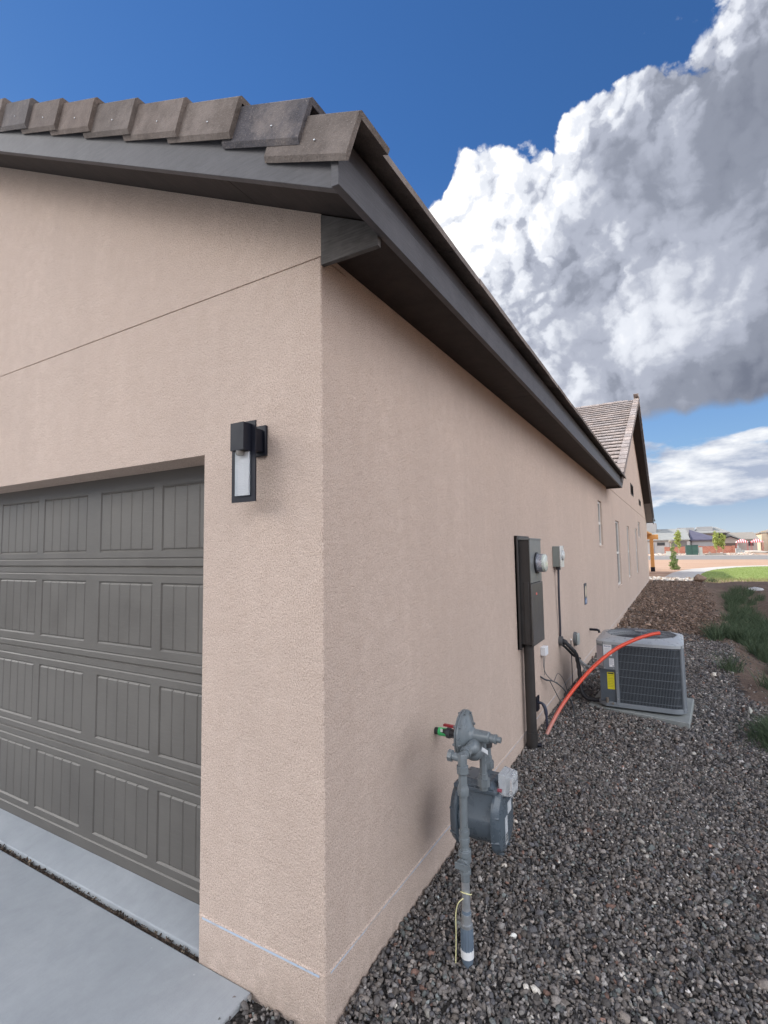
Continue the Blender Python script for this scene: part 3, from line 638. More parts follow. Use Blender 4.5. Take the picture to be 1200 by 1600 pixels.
# tiles ---------------------------------------------------------------
def jt(b=1.0, s=.14):
    k = b * random.lognormvariate(0, s); w_ = random.uniform(-.04, .04); return (k * (1 + w_), k, k * (1 - w_))
def field_tiles(mbd, eave, ridge, z0, slope, along, ylo, yhi, axis_, up_sign, light=1.0, wid=.335, expo=.305, thick=.030, cut=None, tf=.86, js=.14):
    """courses of flat tiles; axis_ 0: slope runs in x and courses run along y, 1: the other way"""
    n = int(abs(ridge - eave) / expo) + 1; tl = .42; ts = slope * tf
    for k in range(n):
        e = eave + up_sign * expo * k; z = z0 + slope * expo * k; L = min(tl, abs(ridge - e))
        if L < .05: continue
        lo, hi = ylo, yhi
        if cut: lo, hi = cut(e, lo, hi)
        a_ = lo - (wid * .5 if k % 2 else 0)
        while a_ < hi:
            p0, p1 = max(a_ + .002, lo), min(a_ + wid - .002, hi); a_ += wid
            if p1 - p0 < .04: continue
            dz = random.uniform(-.002, .003); de = random.uniform(-.003, .003)
            e0 = e + de; e1 = e + up_sign * L
            q = [(e0, p0, z - thick + dz), (e0, p1, z - thick + dz), (e1, p1, z - thick + ts * L), (e1, p0, z - thick + ts * L),
                 (e0, p0, z + dz), (e0, p1, z + dz), (e1, p1, z + ts * L), (e1, p0, z + ts * L)]
            if axis_ == 1: q = [(b, c, d) for (c, b, d) in q]
            mbd.hexa(q, jt(light, js))
t1 = MB()
def valley(e, lo, hi):
    zg_ = 3.080 + SL * (.372 - e); return lo, (9.66 if e > -.05 else min(15.0, GY - 8.1 + (zg_ - 3.0) / GS + .25))
field_tiles(t1, .372, RX, 3.080, SL, 'y', -.14, 15, 0, -1, cut=valley)
field_tiles(t1, 2 * RX - .372, RX, 3.080, SL, 'y', -.14, 13, 0, 1)
t1.build('roof_tiles', TILE, house)
a = MB(); ro = .05
a.hexa([(.262, -.26, 2.985 + .02), (.262, 9.6, 3.005), (RX, 9.6, 3.005 + SL * (.262 - RX)), (RX, -.26, 3.005 + SL * (.262 - RX)), (.262, -.26, 3.04), (.262, 9.6, 3.04), (RX, 9.6, 3.04 + SL * (.262 - RX)), (RX, -.26, 3.04 + SL * (.262 - RX))])
a.hexa([(2 * RX - .262, -.26, 3.005), (2 * RX - .262, 9.6, 3.005), (RX, 9.6, 3.005 + SL * (.262 - RX)), (RX, -.26, 3.005 + SL * (.262 - RX)), (2 * RX - .262, -.26, 3.04), (2 * RX - .262, 9.6, 3.04), (RX, 9.6, 3.04 + SL * (.262 - RX)), (RX, -.26, 3.04 + SL * (.262 - RX))])
DECK = mat('roof_deck', (.05, .04, .035), .9); a.build('roof_deck', DECK, house)
# rake tiles: L-shaped, lapped
def rake_tile(mbd, xe, ze, L=.425, tone=None, tl=.435, yf=-.335, depth_=.148, flange=.19):
    """lower end of the top edge at (xe, ze)"""
    th = math.atan(tl); u = Vector((-math.cos(th), 0, math.sin(th))); dn = Vector((-math.sin(th), 0, -math.cos(th)))
    A = Vector((xe, yf, ze)); t = .020
    prof = [(0.0, .010), (.010, 0), (flange, 0), (flange, t), (t, t), (t, depth_), (.012, depth_ + .004), (0, depth_ - .012)]   # (inward y, down)
    r0 = [A + Vector((0, i, 0)) + dn * j for i, j in prof]; r1 = [p_ + u * L + Vector((0, .024, 0)) for p_ in r0]
    mbd.loft([r0, r1], True, tone)
rk = MB(); ends = [(.404, 3.052), (.212, 3.189), (-.113, 3.354), (-.417, 3.497), (-.733, 3.650), (-1.040, 3.802), (-1.338, 3.944), (-1.634, 4.088)]
x_ = -1.939
while x_ > RX + .1: ends.append((x_, 3.297 - SL * x_)); x_ -= .305
tones = [(.92, .92, .92), (.52, .58, .72), (.88, .86, .84), (.95, .92, .9), (.90, .9, .9), (1.05, 1.0, .97), (.95, .93, .92), (.8, .86, .95)]
for i, (xe, ze) in enumerate(ends): rake_tile(rk, xe, ze, tone=tones[i] if i < 8 else jt(), L=.40 if i == 0 else .425)
rk.build('rake_tiles', TILE, house, smooth=30)
rk = MB()
for (xe, ze) in ends[1:]:
    k = len(rk.v); rake_tile(rk, xe, ze, tone=jt())
    rk.v[k:] = [(2 * RX - p_[0], p_[1], p_[2]) for p_ in rk.v[k:]]
rk.build('rake_tiles', TILE, house, smooth=30)
NAIL = mat('galvanised', (.55, .56, .58), .4, 1.0)
th = math.atan(.435); u_ = Vector((-math.cos(th), 0, math.sin(th))); dn_ = Vector((-math.sin(th), 0, -math.cos(th)))
for i, (xe, ze) in enumerate(ends[:9]):
    c = Vector((xe, -.328, ze)) + u_ * (.155 if i else .16) + dn_ * .092
    a = MB(); a.lathe(c + Vector((0, .002, 0)), (0, -1, 0), [(0, .0034), (.003, .0034), (.0045, .002)], 10); a.build('nail', NAIL, house)
a = MB()
k = -.3
while k < 13.5:
    zr = 3.080 + SL * (.372 - RX); a.hexa([(RX - .14, k, zr - .055), (RX + .14, k, zr - .055), (RX + .13, k + .42, zr - .07), (RX - .13, k + .42, zr - .07), (RX - .03, k, zr + .05), (RX + .03, k, zr + .05), (RX + .03, k + .42, zr + .03), (RX - .03, k + .42, zr + .03)], jt()); k += .36
a.build('ridge_tiles', TILE, house)

# the cross gable --------------------------------------------------------
t2 = MB()
field_tiles(t2, GY - 8.1, GY, 3.0, GS, 'x', -10.0, .30, 1, 1, tf=.68, js=.06, thick=.024)
field_tiles(t2, GY + 8.1, GY, 3.0, GS, 'x', -10.0, .30, 1, -1, tf=.68, js=.06, thick=.024)
t2.build('roof_tiles', TILE_L, house)
t3 = MB()
def grake(mbd, ye, ze, sgn, tone):
    th = math.atan(GS * .9); u = Vector((0, sgn * math.cos(th), math.sin(th))); dn = Vector((0, sgn * math.sin(th), -math.cos(th))); A = Vector((.335, ye, ze)); t = .02
    prof = [(0.0, 0), (-.16, 0), (-.16, t), (-t, t), (-t, .13), (0, .13)]
    r0 = [A + Vector((i, 0, 0)) + dn * j for i, j in prof]; r1 = [p_ + u * .42 for p_ in r0]; mbd.loft([r0, r1], True, tone)
k = 0
while .305 * k < 8.0:
    for s_ in (-1, 1): grake(t3, GY + s_ * (8.1 - .305 * k), 3.045 + GS * .305 * k, -s_, jt(.95))
    k += 1
t3.build('rake_tiles', TILE_L, house)
a = MB(); k = -10.16
while k < -.1:
    zr = 2.965 + GS * 8.1; a.hexa([(k, GY - .13, zr - .06), (k, GY + .13, zr - .06), (k + .42, GY + .12, zr - .075), (k + .42, GY - .12, zr - .075), (k, GY - .03, zr + .045), (k, GY + .03, zr + .045), (k + .42, GY + .03, zr + .03), (k + .42, GY - .03, zr + .03)], jt()); k += .36
a.build('ridge_tiles', TILE_L, house)
for s_ in (-1, 1):
    ya, yb = GY + s_ * 8.12, GY
    if s_ < 0: ya = GY - 7.70
    za, zb = gz(ya), gz(yb)
    def sb(x0, x1, lo, hi):
        m_ = MB(); m_.hexa([(x0, ya, za - lo), (x1, ya, za - lo), (x1, yb, zb - lo), (x0, yb, zb - lo), (x0, ya, za - hi), (x1, ya, za - hi), (x1, yb, zb - hi), (x0, yb, zb - hi)]); return m_
    sb(.27, .30, .26, .07).build('rake_fascia', FASCIA, house)
    if s_ > 0: sb(.27, .30, .26, .07)
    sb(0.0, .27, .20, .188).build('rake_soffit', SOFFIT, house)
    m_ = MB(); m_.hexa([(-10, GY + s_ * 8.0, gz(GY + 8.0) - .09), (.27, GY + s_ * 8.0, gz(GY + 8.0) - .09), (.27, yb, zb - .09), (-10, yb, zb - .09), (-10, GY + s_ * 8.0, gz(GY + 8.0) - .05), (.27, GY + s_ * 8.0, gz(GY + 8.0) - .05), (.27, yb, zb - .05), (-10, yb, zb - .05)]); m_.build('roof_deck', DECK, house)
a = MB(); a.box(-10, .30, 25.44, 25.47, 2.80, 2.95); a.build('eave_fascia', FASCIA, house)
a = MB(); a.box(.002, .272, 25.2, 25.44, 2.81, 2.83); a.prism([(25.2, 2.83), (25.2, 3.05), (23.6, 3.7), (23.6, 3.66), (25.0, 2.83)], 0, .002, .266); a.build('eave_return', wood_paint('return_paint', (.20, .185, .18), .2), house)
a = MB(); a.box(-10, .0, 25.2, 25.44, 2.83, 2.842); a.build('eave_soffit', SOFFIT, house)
a = MB(); a.cyl((.33, 25.5, 2.93), (.33, 25.9, 2.90), .03); a.build('gutter_end', FASCIA, house)

# plumbing vent on the far roof
a = MB(); a.cyl((-.62, 12.2, 4.15), (-.62, 12.2, 4.62), .035); a.cyl((-.62, 12.2, 4.20), (-.62, 12.2, 4.30), .10, .04); a.build('vent_pipe', mat('vent_grey', (.16, .15, .145), .7), house, smooth=40)

# ------------------------------------------------------------------ wall lamp
BLK = worn('black_powder_coat', (.008, .009, .016), .42, var=.1, scale=30, bs=.08, spec=.3)
lamp = thing('wall_lamp', 'black rectangular wall lamp with clear seeded glass beside the garage door', 'wall lamp', (-.3175, 0, 2.05))
cx = -.3175
a = MB(); a.box(cx - .034, cx + .034, -.016, .0, 2.085, 2.215); a.build('backplate', BLK, lamp, bevel=.003)
a = MB(); a.box(cx - .022, cx + .022, -.099, -.018, 2.10, 2.195); a.build('arm', BLK, lamp, bevel=.002)
a = MB(); F0_, F1_ = -.106, -.099
gx0, gx1, gz0, gz1 = cx - .037, cx + .037, 1.911, 2.10
a.box(cx - .065, gx0, F0_, F1_, 1.885, 2.212); a.box(gx1, cx + .065, F0_, F1_, 1.885, 2.212); a.box(gx0, gx1, F0_, F1_, 1.885, gz0); a.box(gx0, gx1, F0_, F1_, gz1, 2.212)
a.build('frame', BLK, lamp)
a = MB(); a.box(cx - .030, cx + .042, -.148, -.1062, 2.088, 2.200); a.box(cx - .022, cx + .034, -.14, -.112, 2.0868, 2.0882); a.build('hood', BLK, lamp, bevel=.002)
gm_ = mat('seeded_glass', (.66, .70, .74), .12, 0, .6); nb, b, _ = ctx(gm_); P_ = geo_pos(nb); b.inputs['Transmission Weight'].default_value = .55; b.inputs['IOR'].default_value = 1.3
bump(nb, b, nb.noise(nb.vm('MULTIPLY', P_, (1, 1, 3)), 90, 3, .6), .5, .003)
a = MB(); a.box(gx0 - .001, gx1 + .001, -.115, -.1062, gz0 - .001, 2.089); a.build('glass_panel', gm_, lamp, bevel=.001)
a = MB(); a.lathe((cx + .006, -.130, 2.088), (0, 0, -1), [(0, .017), (.012, .017), (.018, .013), (.02, .006)], 20); a.build('lens', mat('lens', (.35, .33, .30), .1, 0, .8, trans=.4), lamp, smooth=40)

# ------------------------------------------------------------------ gas meter set
GREY = worn('gas_grey_paint', (.150, .172, .186), .30, var=.14, scale=20, bs=.25, bd=.0015)
GREYB = worn('gas_meter_blue_grey', (.078, .100, .122), .28, var=.12, scale=18, bs=.2, bd=.001)
GALV = worn('galvanised_pipe', (.38, .40, .42), .42, .6, var=.15, scale=30)
gx_, gy_ = .345, .515
zg0 = float(H(gx_, gy_))
gas = thing('gas_meter', 'grey gas meter with dome regulator standing on its riser by the wall corner', 'gas meter', (gx_, gy_, zg0))
a = MB(); a.lathe((gx_, gy_, zg0 - .08), (0, 0, 1), [(0, .022), (.10, .022), (.105, .0245), (.235, .0245), (.24, .019), (.30, .019)], 18); 
for k in range(14):
    t_ = 2 * math.pi * k / 14; a.cyl((gx_ + .0245 * math.cos(t_), gy_ + .0245 * math.sin(t_), zg0 + .05), (gx_ + .0245 * math.cos(t_), gy_ + .0245 * math.sin(t_), zg0 + .152), .0022, seg=5)
a.build('riser_sleeve', worn('sleeve_blue_grey', (.13, .17, .22), .5), gas, smooth=40)
a = MB(); a.lathe((gx_, gy_, zg0 + .018), (0, 0, 1), [(.020, .0274), (.050, .0274)], 20); a.build('sleeve_sticker', worn('white_sticker', (.72, .72, .72), .5, var=.05), gas, smooth=40)
a = MB(); a.lathe((gx_, gy_, zg0 + .155), (0, 0, 1), [(0, .026), (.012, .026), (.013, .0205), (.045, .0205), (.046, .022), (.052, .022), (.053, .0175), (.20, .0175)], 20); a.build('riser_pipe', GALV, gas, smooth=35)
zt = zg0 + .335
a = MB(); a.lathe((gx_, gy_, zt), (0, 0, 1), [(0, .020), (.03, .020), (.031, .026), (.045, .026), (.046, .022), (.10, .022), (.101, .029), (.125, .029), (.126, .020), (.135, .020)], 8)
a.cyl((gx_ - .004, gy_ - .028, zt + .075), (gx_ - .004, gy_ + .028, zt + .075), .024, seg=18); a.cyl((gx_ + .0, gy_ - .036, zt + .075), (gx_, gy_ - .026, zt + .075), .014, seg=12)
a.box(gx_ - .030, gx_ + .030, gy_ - .043, gy_ - .035, zt + .062, zt + .088); a.build('shutoff_valve', GREY, gas, smooth=35, bevel=.0015)
zc = zt + .135
a = MB(); pr = [(0, .0185), (.02, .0185), (.021, .0225), (.038, .0225), (.039, .0195), (.052, .0195), (.053, .0225), (.07, .0225), (.071, .0168), (.33, .0168)]
a.lathe((gx_, gy_, zc), (0, 0, 1), pr, 20); a.build('riser_pipe', GREY, gas, smooth=35)
zR = .775                                              # centre of regulator
zt2 = zc + .245                                         # top of the riser pipe
a = MB(); a.lathe((gx_, gy_, zt2 - .035), (0, 0, 1), [(0, .0235), (.022, .0265), (.03, .0235), (.045, .0195), (.085, .0195), (.092, .0265), (.120, .0265), (.122, .021), (.165, .021), (.17, .018)], 8)
TZ = zt2 + .115
a.cyl((gx_, gy_, TZ), (gx_ - .062, gy_, TZ + .004), .0165, seg=16); a.cyl((gx_ - .045, gy_, TZ + .003), (gx_ - .062, gy_, TZ + .004), .025, seg=8)
a.cyl((gx_, gy_, TZ), (gx_ - .01, gy_ + .09, TZ + .005), .019, seg=16); a.cyl((gx_ - .006, gy_ + .045, TZ + .002), (gx_ - .008, gy_ + .07, TZ + .004), .0255, seg=8)
a.build('tee_fitting', GREY, gas, smooth=35)
# regulator: valve body along y, dome disc facing x, spring tower towards +x
ry = .70; rx = .290; rz = .826
a = MB()
a.lathe((rx - .052, ry, rz), (1, 0, 0), [(.012, .030), (.014, .050), (.024, .074), (.034, .086), (.0365, .088), (.037, .108), (.044, .109), (.0445, .105), (.0475, .105), (.048, .109), (.055, .108), (.056, .090), (.064, .078), (.074, .056), (.082, .040), (.094, .034)], 36)
for k in range(8):
    t_ = 2 * math.pi * k / 8 + .2; a.cyl((rx - .024, ry + .099 * math.cos(t_), rz + .099 * math.sin(t_)), (rx + .012, ry + .099 * math.cos(t_), rz + .099 * math.sin(t_)), .0055, seg=6)
a.build('diaphragm_case', GREY, gas, smooth=35)
a = MB(); a.lathe((rx + .03, ry, rz + .004), (1, 0, -.03), [(0, .036), (.012, .030), (.015, .0275), (.082, .0265), (.086, .023), (.087, .0185), (.108, .0185), (.109, .021), (.118, .021), (.119, .013), (.138, .013)], 24)
a.build('spring_tower', GREY, gas, smooth=35)
a = MB(); a.tube(spline([(gx_ - .01, gy_ + .085, TZ + .003), (rx + .055, ry - .06, TZ + .002), (rx + .045, ry, TZ), (rx + .035, ry + .09, TZ - .002)], 5), [.022] * 4 + [.030] * 6 + [.034] * 3 + [.028] * 3, 14)
a.sphere((rx + .040, ry, rz - .070), .045, 1.0, 1.15, .85); a.build('valve_body', GREY, gas, smooth=50)
a = MB(); a.hexa([(rx + .088, ry - .03, rz - .052), (rx + .118, ry - .033, rz - .062), (rx + .118, ry - .037, rz - .058), (rx + .088, ry - .034, rz - .048), (rx + .09, ry - .03, rz - .032), (rx + .116, ry - .033, rz - .042), (rx + .116, ry - .037, rz - .040), (rx + .09, ry - .034, rz - .030)]); a.build('tag', mat('white_tag', (.75, .77, .8), .5), gas)
# meter unions and body
before_ = set(COL.objects)
my = .90
u1 = (.318, .800); u2 = (.272, 1.0)
zm_top = .545
for (ux, uy), zz_ in ((u1, TZ - .02), (u2, .70)):
    a = MB(); a.lathe((ux, uy, zm_top - .01), (0, 0, 1), [(0, .021), (.018, .021), (.019, .031), (.052, .031), (.053, .022), (.075, .022), (.076, .018), (max(.08, zz_ - zm_top), .018)], 8); a.build('union', GREY, gas, smooth=35)
mw_ = .145
a = MB()
# central case: upper box narrowing into a horizontal drum along x
def capsule(cy, cz, hw, top_, r, n=10):
    pts_ = [(cy - hw, top_), (cy - hw, cz)] + [(cy - r * math.cos(t), cz - r * math.sin(t)) for t in [math.pi * i / n for i in range(0, n + 1)]] + [(cy + hw, cz), (cy + hw, top_)]
    return pts_
body = [(my - .085, zm_top), (my - .085, .435)] + [(my - .112 * math.cos(t), .372 - .112 * math.sin(t)) for t in [math.pi * i / 14 - .25 for i in range(0, 15)]] + [(my + .112, .40), (my + .085, .435), (my + .085, zm_top)]
a.prism(body, 0, .185, .352)
a.build('meter_body', GREYB, gas, bevel=.006)
a = MB(); a.box(.165, .372, my - .10, my + .10, zm_top - .03, zm_top - .012)
a.hexa([(.175, my - .09, zm_top - .012), (.362, my - .09, zm_top - .012), (.362, my + .09, zm_top - .012), (.175, my + .09, zm_top - .012), (.195, my - .065, zm_top + .012), (.342, my - .065, zm_top + .012), (.342, my + .065, zm_top + .012), (.195, my + .065, zm_top + .012)])
for k in range(5):
    for y_ in (my - .094, my + .094): a.cyl((.18 + k * .046, y_, zm_top - .036), (.18 + k * .046, y_, zm_top - .006), .0065, seg=6)
a.build('top_cover', GREYB, gas, bevel=.003)
def cover(x0, x1, xb):
    m_ = MB(); n = 28
    def rg(x, s_): return [Vector((x, my + .128 * s_ * (abs(math.cos(t)) ** .75) * (1 if math.cos(t) > 0 else -1), 0.372 + (.150 if math.sin(t) > 0 else .140) * s_ * (abs(math.sin(t)) ** .8) * (1 if math.sin(t) > 0 else -1))) for t in [2 * math.pi * i / n for i in range(n)]]
    m_.loft([rg(x0, 1.0), rg(x0 + (x1 - x0) * .35, 1.0), rg(x1, .90), rg(xb, .62)])
    for i in range(8):
        t = 2 * math.pi * (i + .5) / 8; m_.cyl((x0, my + .128 * math.cos(t), .368 + .145 * math.sin(t)), (x1, my + .120 * math.cos(t), .368 + .140 * math.sin(t)), .007, seg=6)
    return m_
cover(.352, .388, .400).build('front_cover', GREYB, gas, smooth=30)
cover(.185, .150, .135).build('rear_cover', GREYB, gas, smooth=30)
a = MB(); a.box(.3995, .4012, my - .055, my - .020, .285, .405); a.box(.3995, .4014, my - .01, my + .045, .405, .455); a.build('nameplate', worn('label_grey', (.50, .53, .56), .4, var=.15, scale=60), gas)
a = MB()
for i in range(9): a.box(.4012, .4018, my - .052, my - .024, .292 + i * .0045, .292 + i * .0045 + (.0012 + .001 * (i % 3)))
a.build('barcode', mat('ink', (.03, .03, .03), .6), gas)
CLR = mat('clear_plastic', (.92, .94, .96), .08, 0, .5, trans=.75); CLR.node_tree.nodes['Principled BSDF'].inputs['IOR'].default_value = 1.35
a = MB(); a.hexa([(.372, my - .055, .495), (.440, my - .045, .500), (.440, my + .045, .500), (.372, my + .055, .495), (.372, my - .055, .600), (.440, my - .045, .590), (.440, my + .045, .590), (.372, my + .055, .600)])
a.build('index_cover', CLR, gas, bevel=.006)
a = MB(); a.box(.374, .405, my - .045, my + .045, .505, .59); a.box(.434, .4375, my - .036, my + .036, .512, .582); idx = a.build('index_plate', worn('index_white', (.62, .64, .66), .5, var=.1, scale=60), gas)
a = MB()
for i in range(4): a.lathe((.4375, my - .026 + i * .0175, .556), (1, 0, 0), [(0, .0065), (.0006, .0065)], 14)
a.build('index_dials', mat('dial_grey', (.15, .16, .18), .5), gas)
a = MB(); a.cyl((.372, my - .062, .528), (.39, my - .062, .528), .008, seg=14); a.build('seal', mat('red_plastic', (.32, .07, .09), .5), gas)
for o_ in set(COL.objects) - before_: o_.data.transform(Matrix.Translation((.026, -.022, .024)))
# outlet to the wall with ball valve
a = MB(); a.cyl((-.01, 1.0, .705), (.300, .985, .715), .0185, seg=16); a.cyl((.298, .978, .68), (.298, .978, .74), .024, seg=14); a.build('outlet_pipe', worn('black_iron_pipe', (.03, .03, .033), .5), gas, smooth=40)
a = MB(); a.lathe((.070, 1.0, .705), (1, 0, 0), [(0, .027), (.018, .027), (.019, .0215)] + [(.022 + .006 * k, .0235 if k % 2 else .0215) for k in range(10)] + [(.085, .027), (.14, .024)], 20); a.build('coupling', worn('coupling_dark', (.055, .06, .07), .45), gas, smooth=35)
a = MB(); a.lathe((.022, 1.0, .705), (1, 0, 0), [(0, .0215), (.045, .0215)], 20); a.build('green_tape', worn('green_label', (.06, .52, .17), .4, var=.3, scale=70), gas, smooth=40)
a = MB(); a.box(.040, .052, .975, .9785, .712, .728); a.build('tag', mat('white_tag_small', (.7, .78, .74), .5), gas)
a = MB(); a.hexa([(.055, .978, .742), (.16, .978, .738), (.16, .998, .738), (.055, .998, .742), (.055, .978, .753), (.16, .978, .751), (.16, .998, .751), (.055, .998, .753)]); a.cyl((.12, .99, .72), (.12, .99, .745), .008, seg=8)
a.build('valve_handle', worn('red_lever', (.30, .025, .035), .4), gas, bevel=.002)
# yellow tracer wire
yw_ = MB(); loop = [(gx_ + .0205 * math.cos(t), gy_ + .0205 * math.sin(t), zg0 + .285 - .012 * math.sin(t)) for t in [2 * math.pi * i / 14 + 1.2 for i in range(13)]]
yw_.tube(spline(loop + [(gx_ - .018, gy_ - .026, zg0 + .262), (gx_ - .034, gy_ - .03, zg0 + .215), (gx_ - .036, gy_ - .03, zg0 + .12), (gx_ - .040, gy_ - .034, zg0 - .01)], 4), .0022, 6)
tag(yw_.build('tracer_wire', mat('yellow_wire', (.72, .68, .36), .5), smooth=60), 'thin pale yellow wire looped round the gas riser and running into the gravel', 'wire')

# ------------------------------------------------------------------ electric service panel
DKBR = worn('panel_brown_paint', (.034, .031, .030), .42, var=.12, scale=10, bs=.1)
DKB2 = worn('panel_grey_brown', (.078, .075, .073), .40, var=.1, scale=8, bs=.1)
el = thing('electric_meter_panel', 'tall dark brown electric service panel with round glass meter on the side wall', 'electric meter', (0, 2.88, .85))
a = MB(); a.box(.0, .018, 2.665, 3.10, .845, 1.790); a.box(.0, .03, 2.665, 2.685, .845, 1.79); a.build('mounting_flange', DKBR, el, bevel=.003)
a = MB(); a.box(.018, .112, 2.705, 3.075, .885, 1.752); a.box(.055, .100, 2.700, 2.706, .90, 1.40); a.build('cabinet', DKBR, el, bevel=.004)
a = MB(); a.box(.1125, .123, 2.698, 3.082, 1.392, 1.762); a.box(.018, .126, 2.695, 3.088, 1.752, 1.768); a.build('upper_cover', worn('meter_cover_grey', (.16, .168, .165), .4, var=.08), el, bevel=.003)
a = MB(); a.box(.1125, .127, 2.694, 3.088, .875, 1.388); a.build('lower_door', DKB2, el, bevel=.004)
a = MB(); a.box(.1272, .1278, 2.83, 2.87, 1.285, 1.305); a.build('red_mark', worn('red_ink', (.6, .12, .10), .5, var=.3, scale=200), el)
a = MB(); a.lathe((.122, 2.90, 1.555), (1, 0, 0), [(0, .092), (.014, .092), (.016, .084)], 32); a.build('meter_ring', mat('ring_black', (.02, .02, .025), .4), el, smooth=35)
a = MB(); a.lathe((.136, 2.90, 1.555), (1, 0, 0), [(0, .078), (.045, .078), (.047, .074)], 32); a.build('meter_drum', worn('drum_silver', (.55, .58, .66), .25, .7, var=.1), el, smooth=35)
a = MB(); a.lathe((.183, 2.90, 1.555), (1, 0, 0), [(0, .076), (.018, .076), (.024, .070), (.028, .055)], 32); a.build('meter_glass', mat('meter_glass', (.75, .80, .74), .08, 0, .6, trans=.35), el, smooth=50)
a = MB(); a.lathe((.180, 2.90, 1.555), (1, 0, 0), [(0, .066), (.004, .066)], 28); a.build('meter_face', worn('meter_face', (.70, .72, .66), .5, var=.15, scale=60), el)
a = MB(); a.tube([(.062, 2.78, .89), (.062, 2.78, .05), (.066, 2.78, 0.0), (.085, 2.765, -.09)], [.042] * 4, 20); a.lathe((.062, 2.78, .06), (0, 0, 1), [(0, .046), (.10, .046)], 20)
a.build('conduit', DKBR, el, smooth=50)
a = MB(); a.cyl((.062, 2.85, .055), (.062, 2.90, .052), .02, seg=12); a.build('ground_clamp', BLK, el, smooth=40)
a = MB(); a.cyl((.098, 2.79, .06), (.135, 2.80, .058), .016, seg=12); a.build('ground_clamp', BLK, el, smooth=40)

# ------------------------------------------------------------------ disconnect box
LG = worn('box_light_grey', (.34, .37, .36), .45, var=.08)
db = thing('disconnect_box', 'small grey electrical disconnect box high on the wall with a cable below', 'electrical box', (0, 4.28, 1.43))
a = MB(); a.box(.0, .075, 4.16, 4.34, 1.475, 1.70); a.build('box', worn('box_side_grey', (.20, .225, .215), .5), db, bevel=.004)
a = MB(); a.box(.0755, .088, 4.155, 4.345, 1.47, 1.705); a.lathe((.088, 4.25, 1.60), (1, 0, 0), [(0, .055), (.016, .052), (.022, .03)], 20); a.build('cover', worn('cover_silver', (.60, .62, .62), .3, .3, var=.08), db, bevel=.003)
a = MB(); a.cyl((.04, 4.25, 1.475), (.04, 4.25, 1.44), .024, seg=14); a.tube(spline([(.04, 4.25, 1.44), (.032, 4.26, 1.15), (.022, 4.31, .82), (.012, 4.34, .68)], 8), .012, 10); a.build('cable', worn('cable_dark', (.05, .05, .065), .45), db, smooth=50)

# small fittings -------------------------------------------------------
lp = thing('wall_sign', 'narrow dark blue plate with beige oval and white mark beside the lone small box', 'sign', (0, 6.28, .86))
a = MB(); a.box(0, .008, 6.19, 6.39, .865, 1.165); a.build('plate', mat('plate_navy', (.03, .04, .07), .4), lp, bevel=.002)
a = MB(); a.prism([(6.29 + .075 * math.cos(t), 1.045 + .085 * math.sin(t)) for t in [2 * math.pi * i / 20 for i in range(20)]], 0, .008, .010); a.build('oval', mat('beige', (.55, .47, .36), .5), lp)
a = MB(); a.box(.008, .010, 6.20, 6.38, .875, .955); a.build('band', mat('band_blue', (.10, .17, .32), .4), lp)
a = MB(); a.prism([(6.27 + .028 * math.cos(t), .905 + .022 * math.sin(t)) for t in [2 * math.pi * i / 16 for i in range(16)]], 0, .010, .0115); a.box(.010, .0115, 6.315, 6.35, .92, .94); a.build('dot', mat('white_dot', (.75, .77, .8), .5), lp)
jc = thing('junction_cover', 'round grey weatherproof cover low on the wall near the air conditioner', 'junction box', (0, 5.25, .47))
a = MB(); a.lathe((0, 5.25, .535), (1, 0, 0), [(0, .085), (.03, .085), (.034, .075)], 24); a.build('base', worn('cover_base', (.13, .14, .15), .5), jc, smooth=40)
a = MB(); a.box(.034, .062, 5.19, 5.31, .465, .605); a.build('cover', LG, jc, bevel=.018, seg=3)
wbx = thing('phone_box', 'small white utility box under the electric panel with thin wires', 'utility box', (0, 3.5, .63))
a = MB(); a.box(0, .05, 3.44, 3.56, .655, .735); a.build('box', mat('white_plastic', (.72, .74, .77), .45), wbx, bevel=.004)
a = MB(); a.tube(spline([(.02, 3.47, .655), (.022, 3.46, .56), (.03, 3.50, .48), (.07, 3.58, .40), (.10, 3.68, .36)], 6), .0035, 6); a.tube(spline([(.03, 3.50, .655), (.02, 3.50, .55), (.016, 3.50, .46)], 5), .0028, 6); a.build('wire', mat('wire_grey', (.13, .14, .15), .5), wbx, smooth=60)
cb = MB(); cb.tube(spline([(.0, 3.40, .47), (.035, 3.46, .43), (.09, 3.58, .39), (.15, 3.70, .30), (.20, 3.80, .16), (.215, 3.83, .05), (.22, 3.83, -.02)], 7), [.008] * 10 + [.0055] * 33, 8)
cb.tube(spline([(.06, 3.52, .41), (.105, 3.58, .28), (.16, 3.66, .12), (.20, 3.74, .02), (.27, 3.85, .004), (.34, 3.96, -.008)], 6), .004, 6)
cb.tube(spline([(.09, 3.58, .40), (.10, 3.72, .44), (.13, 3.82, .36), (.16, 3.86, .22), (.16, 3.84, .14)], 6), .003, 6)
tag(cb.build('loose_cable', mat('cable_dark_grey', (.05, .055, .065), .45), smooth=60), 'thin dark cables drooping from a hole in the wall down onto the gravel', 'cable')
sb_ = thing('hose_stub', 'dark capped pipe stub bending from a wall plate down into gravel behind the panel conduit', 'pipe', (0, 3.27, 0))
a = MB(); a.box(0, .012, 3.20, 3.29, .20, .33); a.build('wall_plate', BLK, sb_, bevel=.003)
a = MB(); a.tube(spline([(.0, 3.25, .27), (.045, 3.25, .265), (.07, 3.25, .22), (.08, 3.25, .12), (.085, 3.25, -.06)], 6), [.012] * 8 + [.016] * 8 + [.011] * 9, 10); a.build('pipe', worn('pipe_navy', (.035, .04, .065), .4), sb_, smooth=50)
rod = thing('thin_rod', 'thin upright dark rod with a white tip close to the insulated pipes', 'rod', (.05, 4.75, 0))
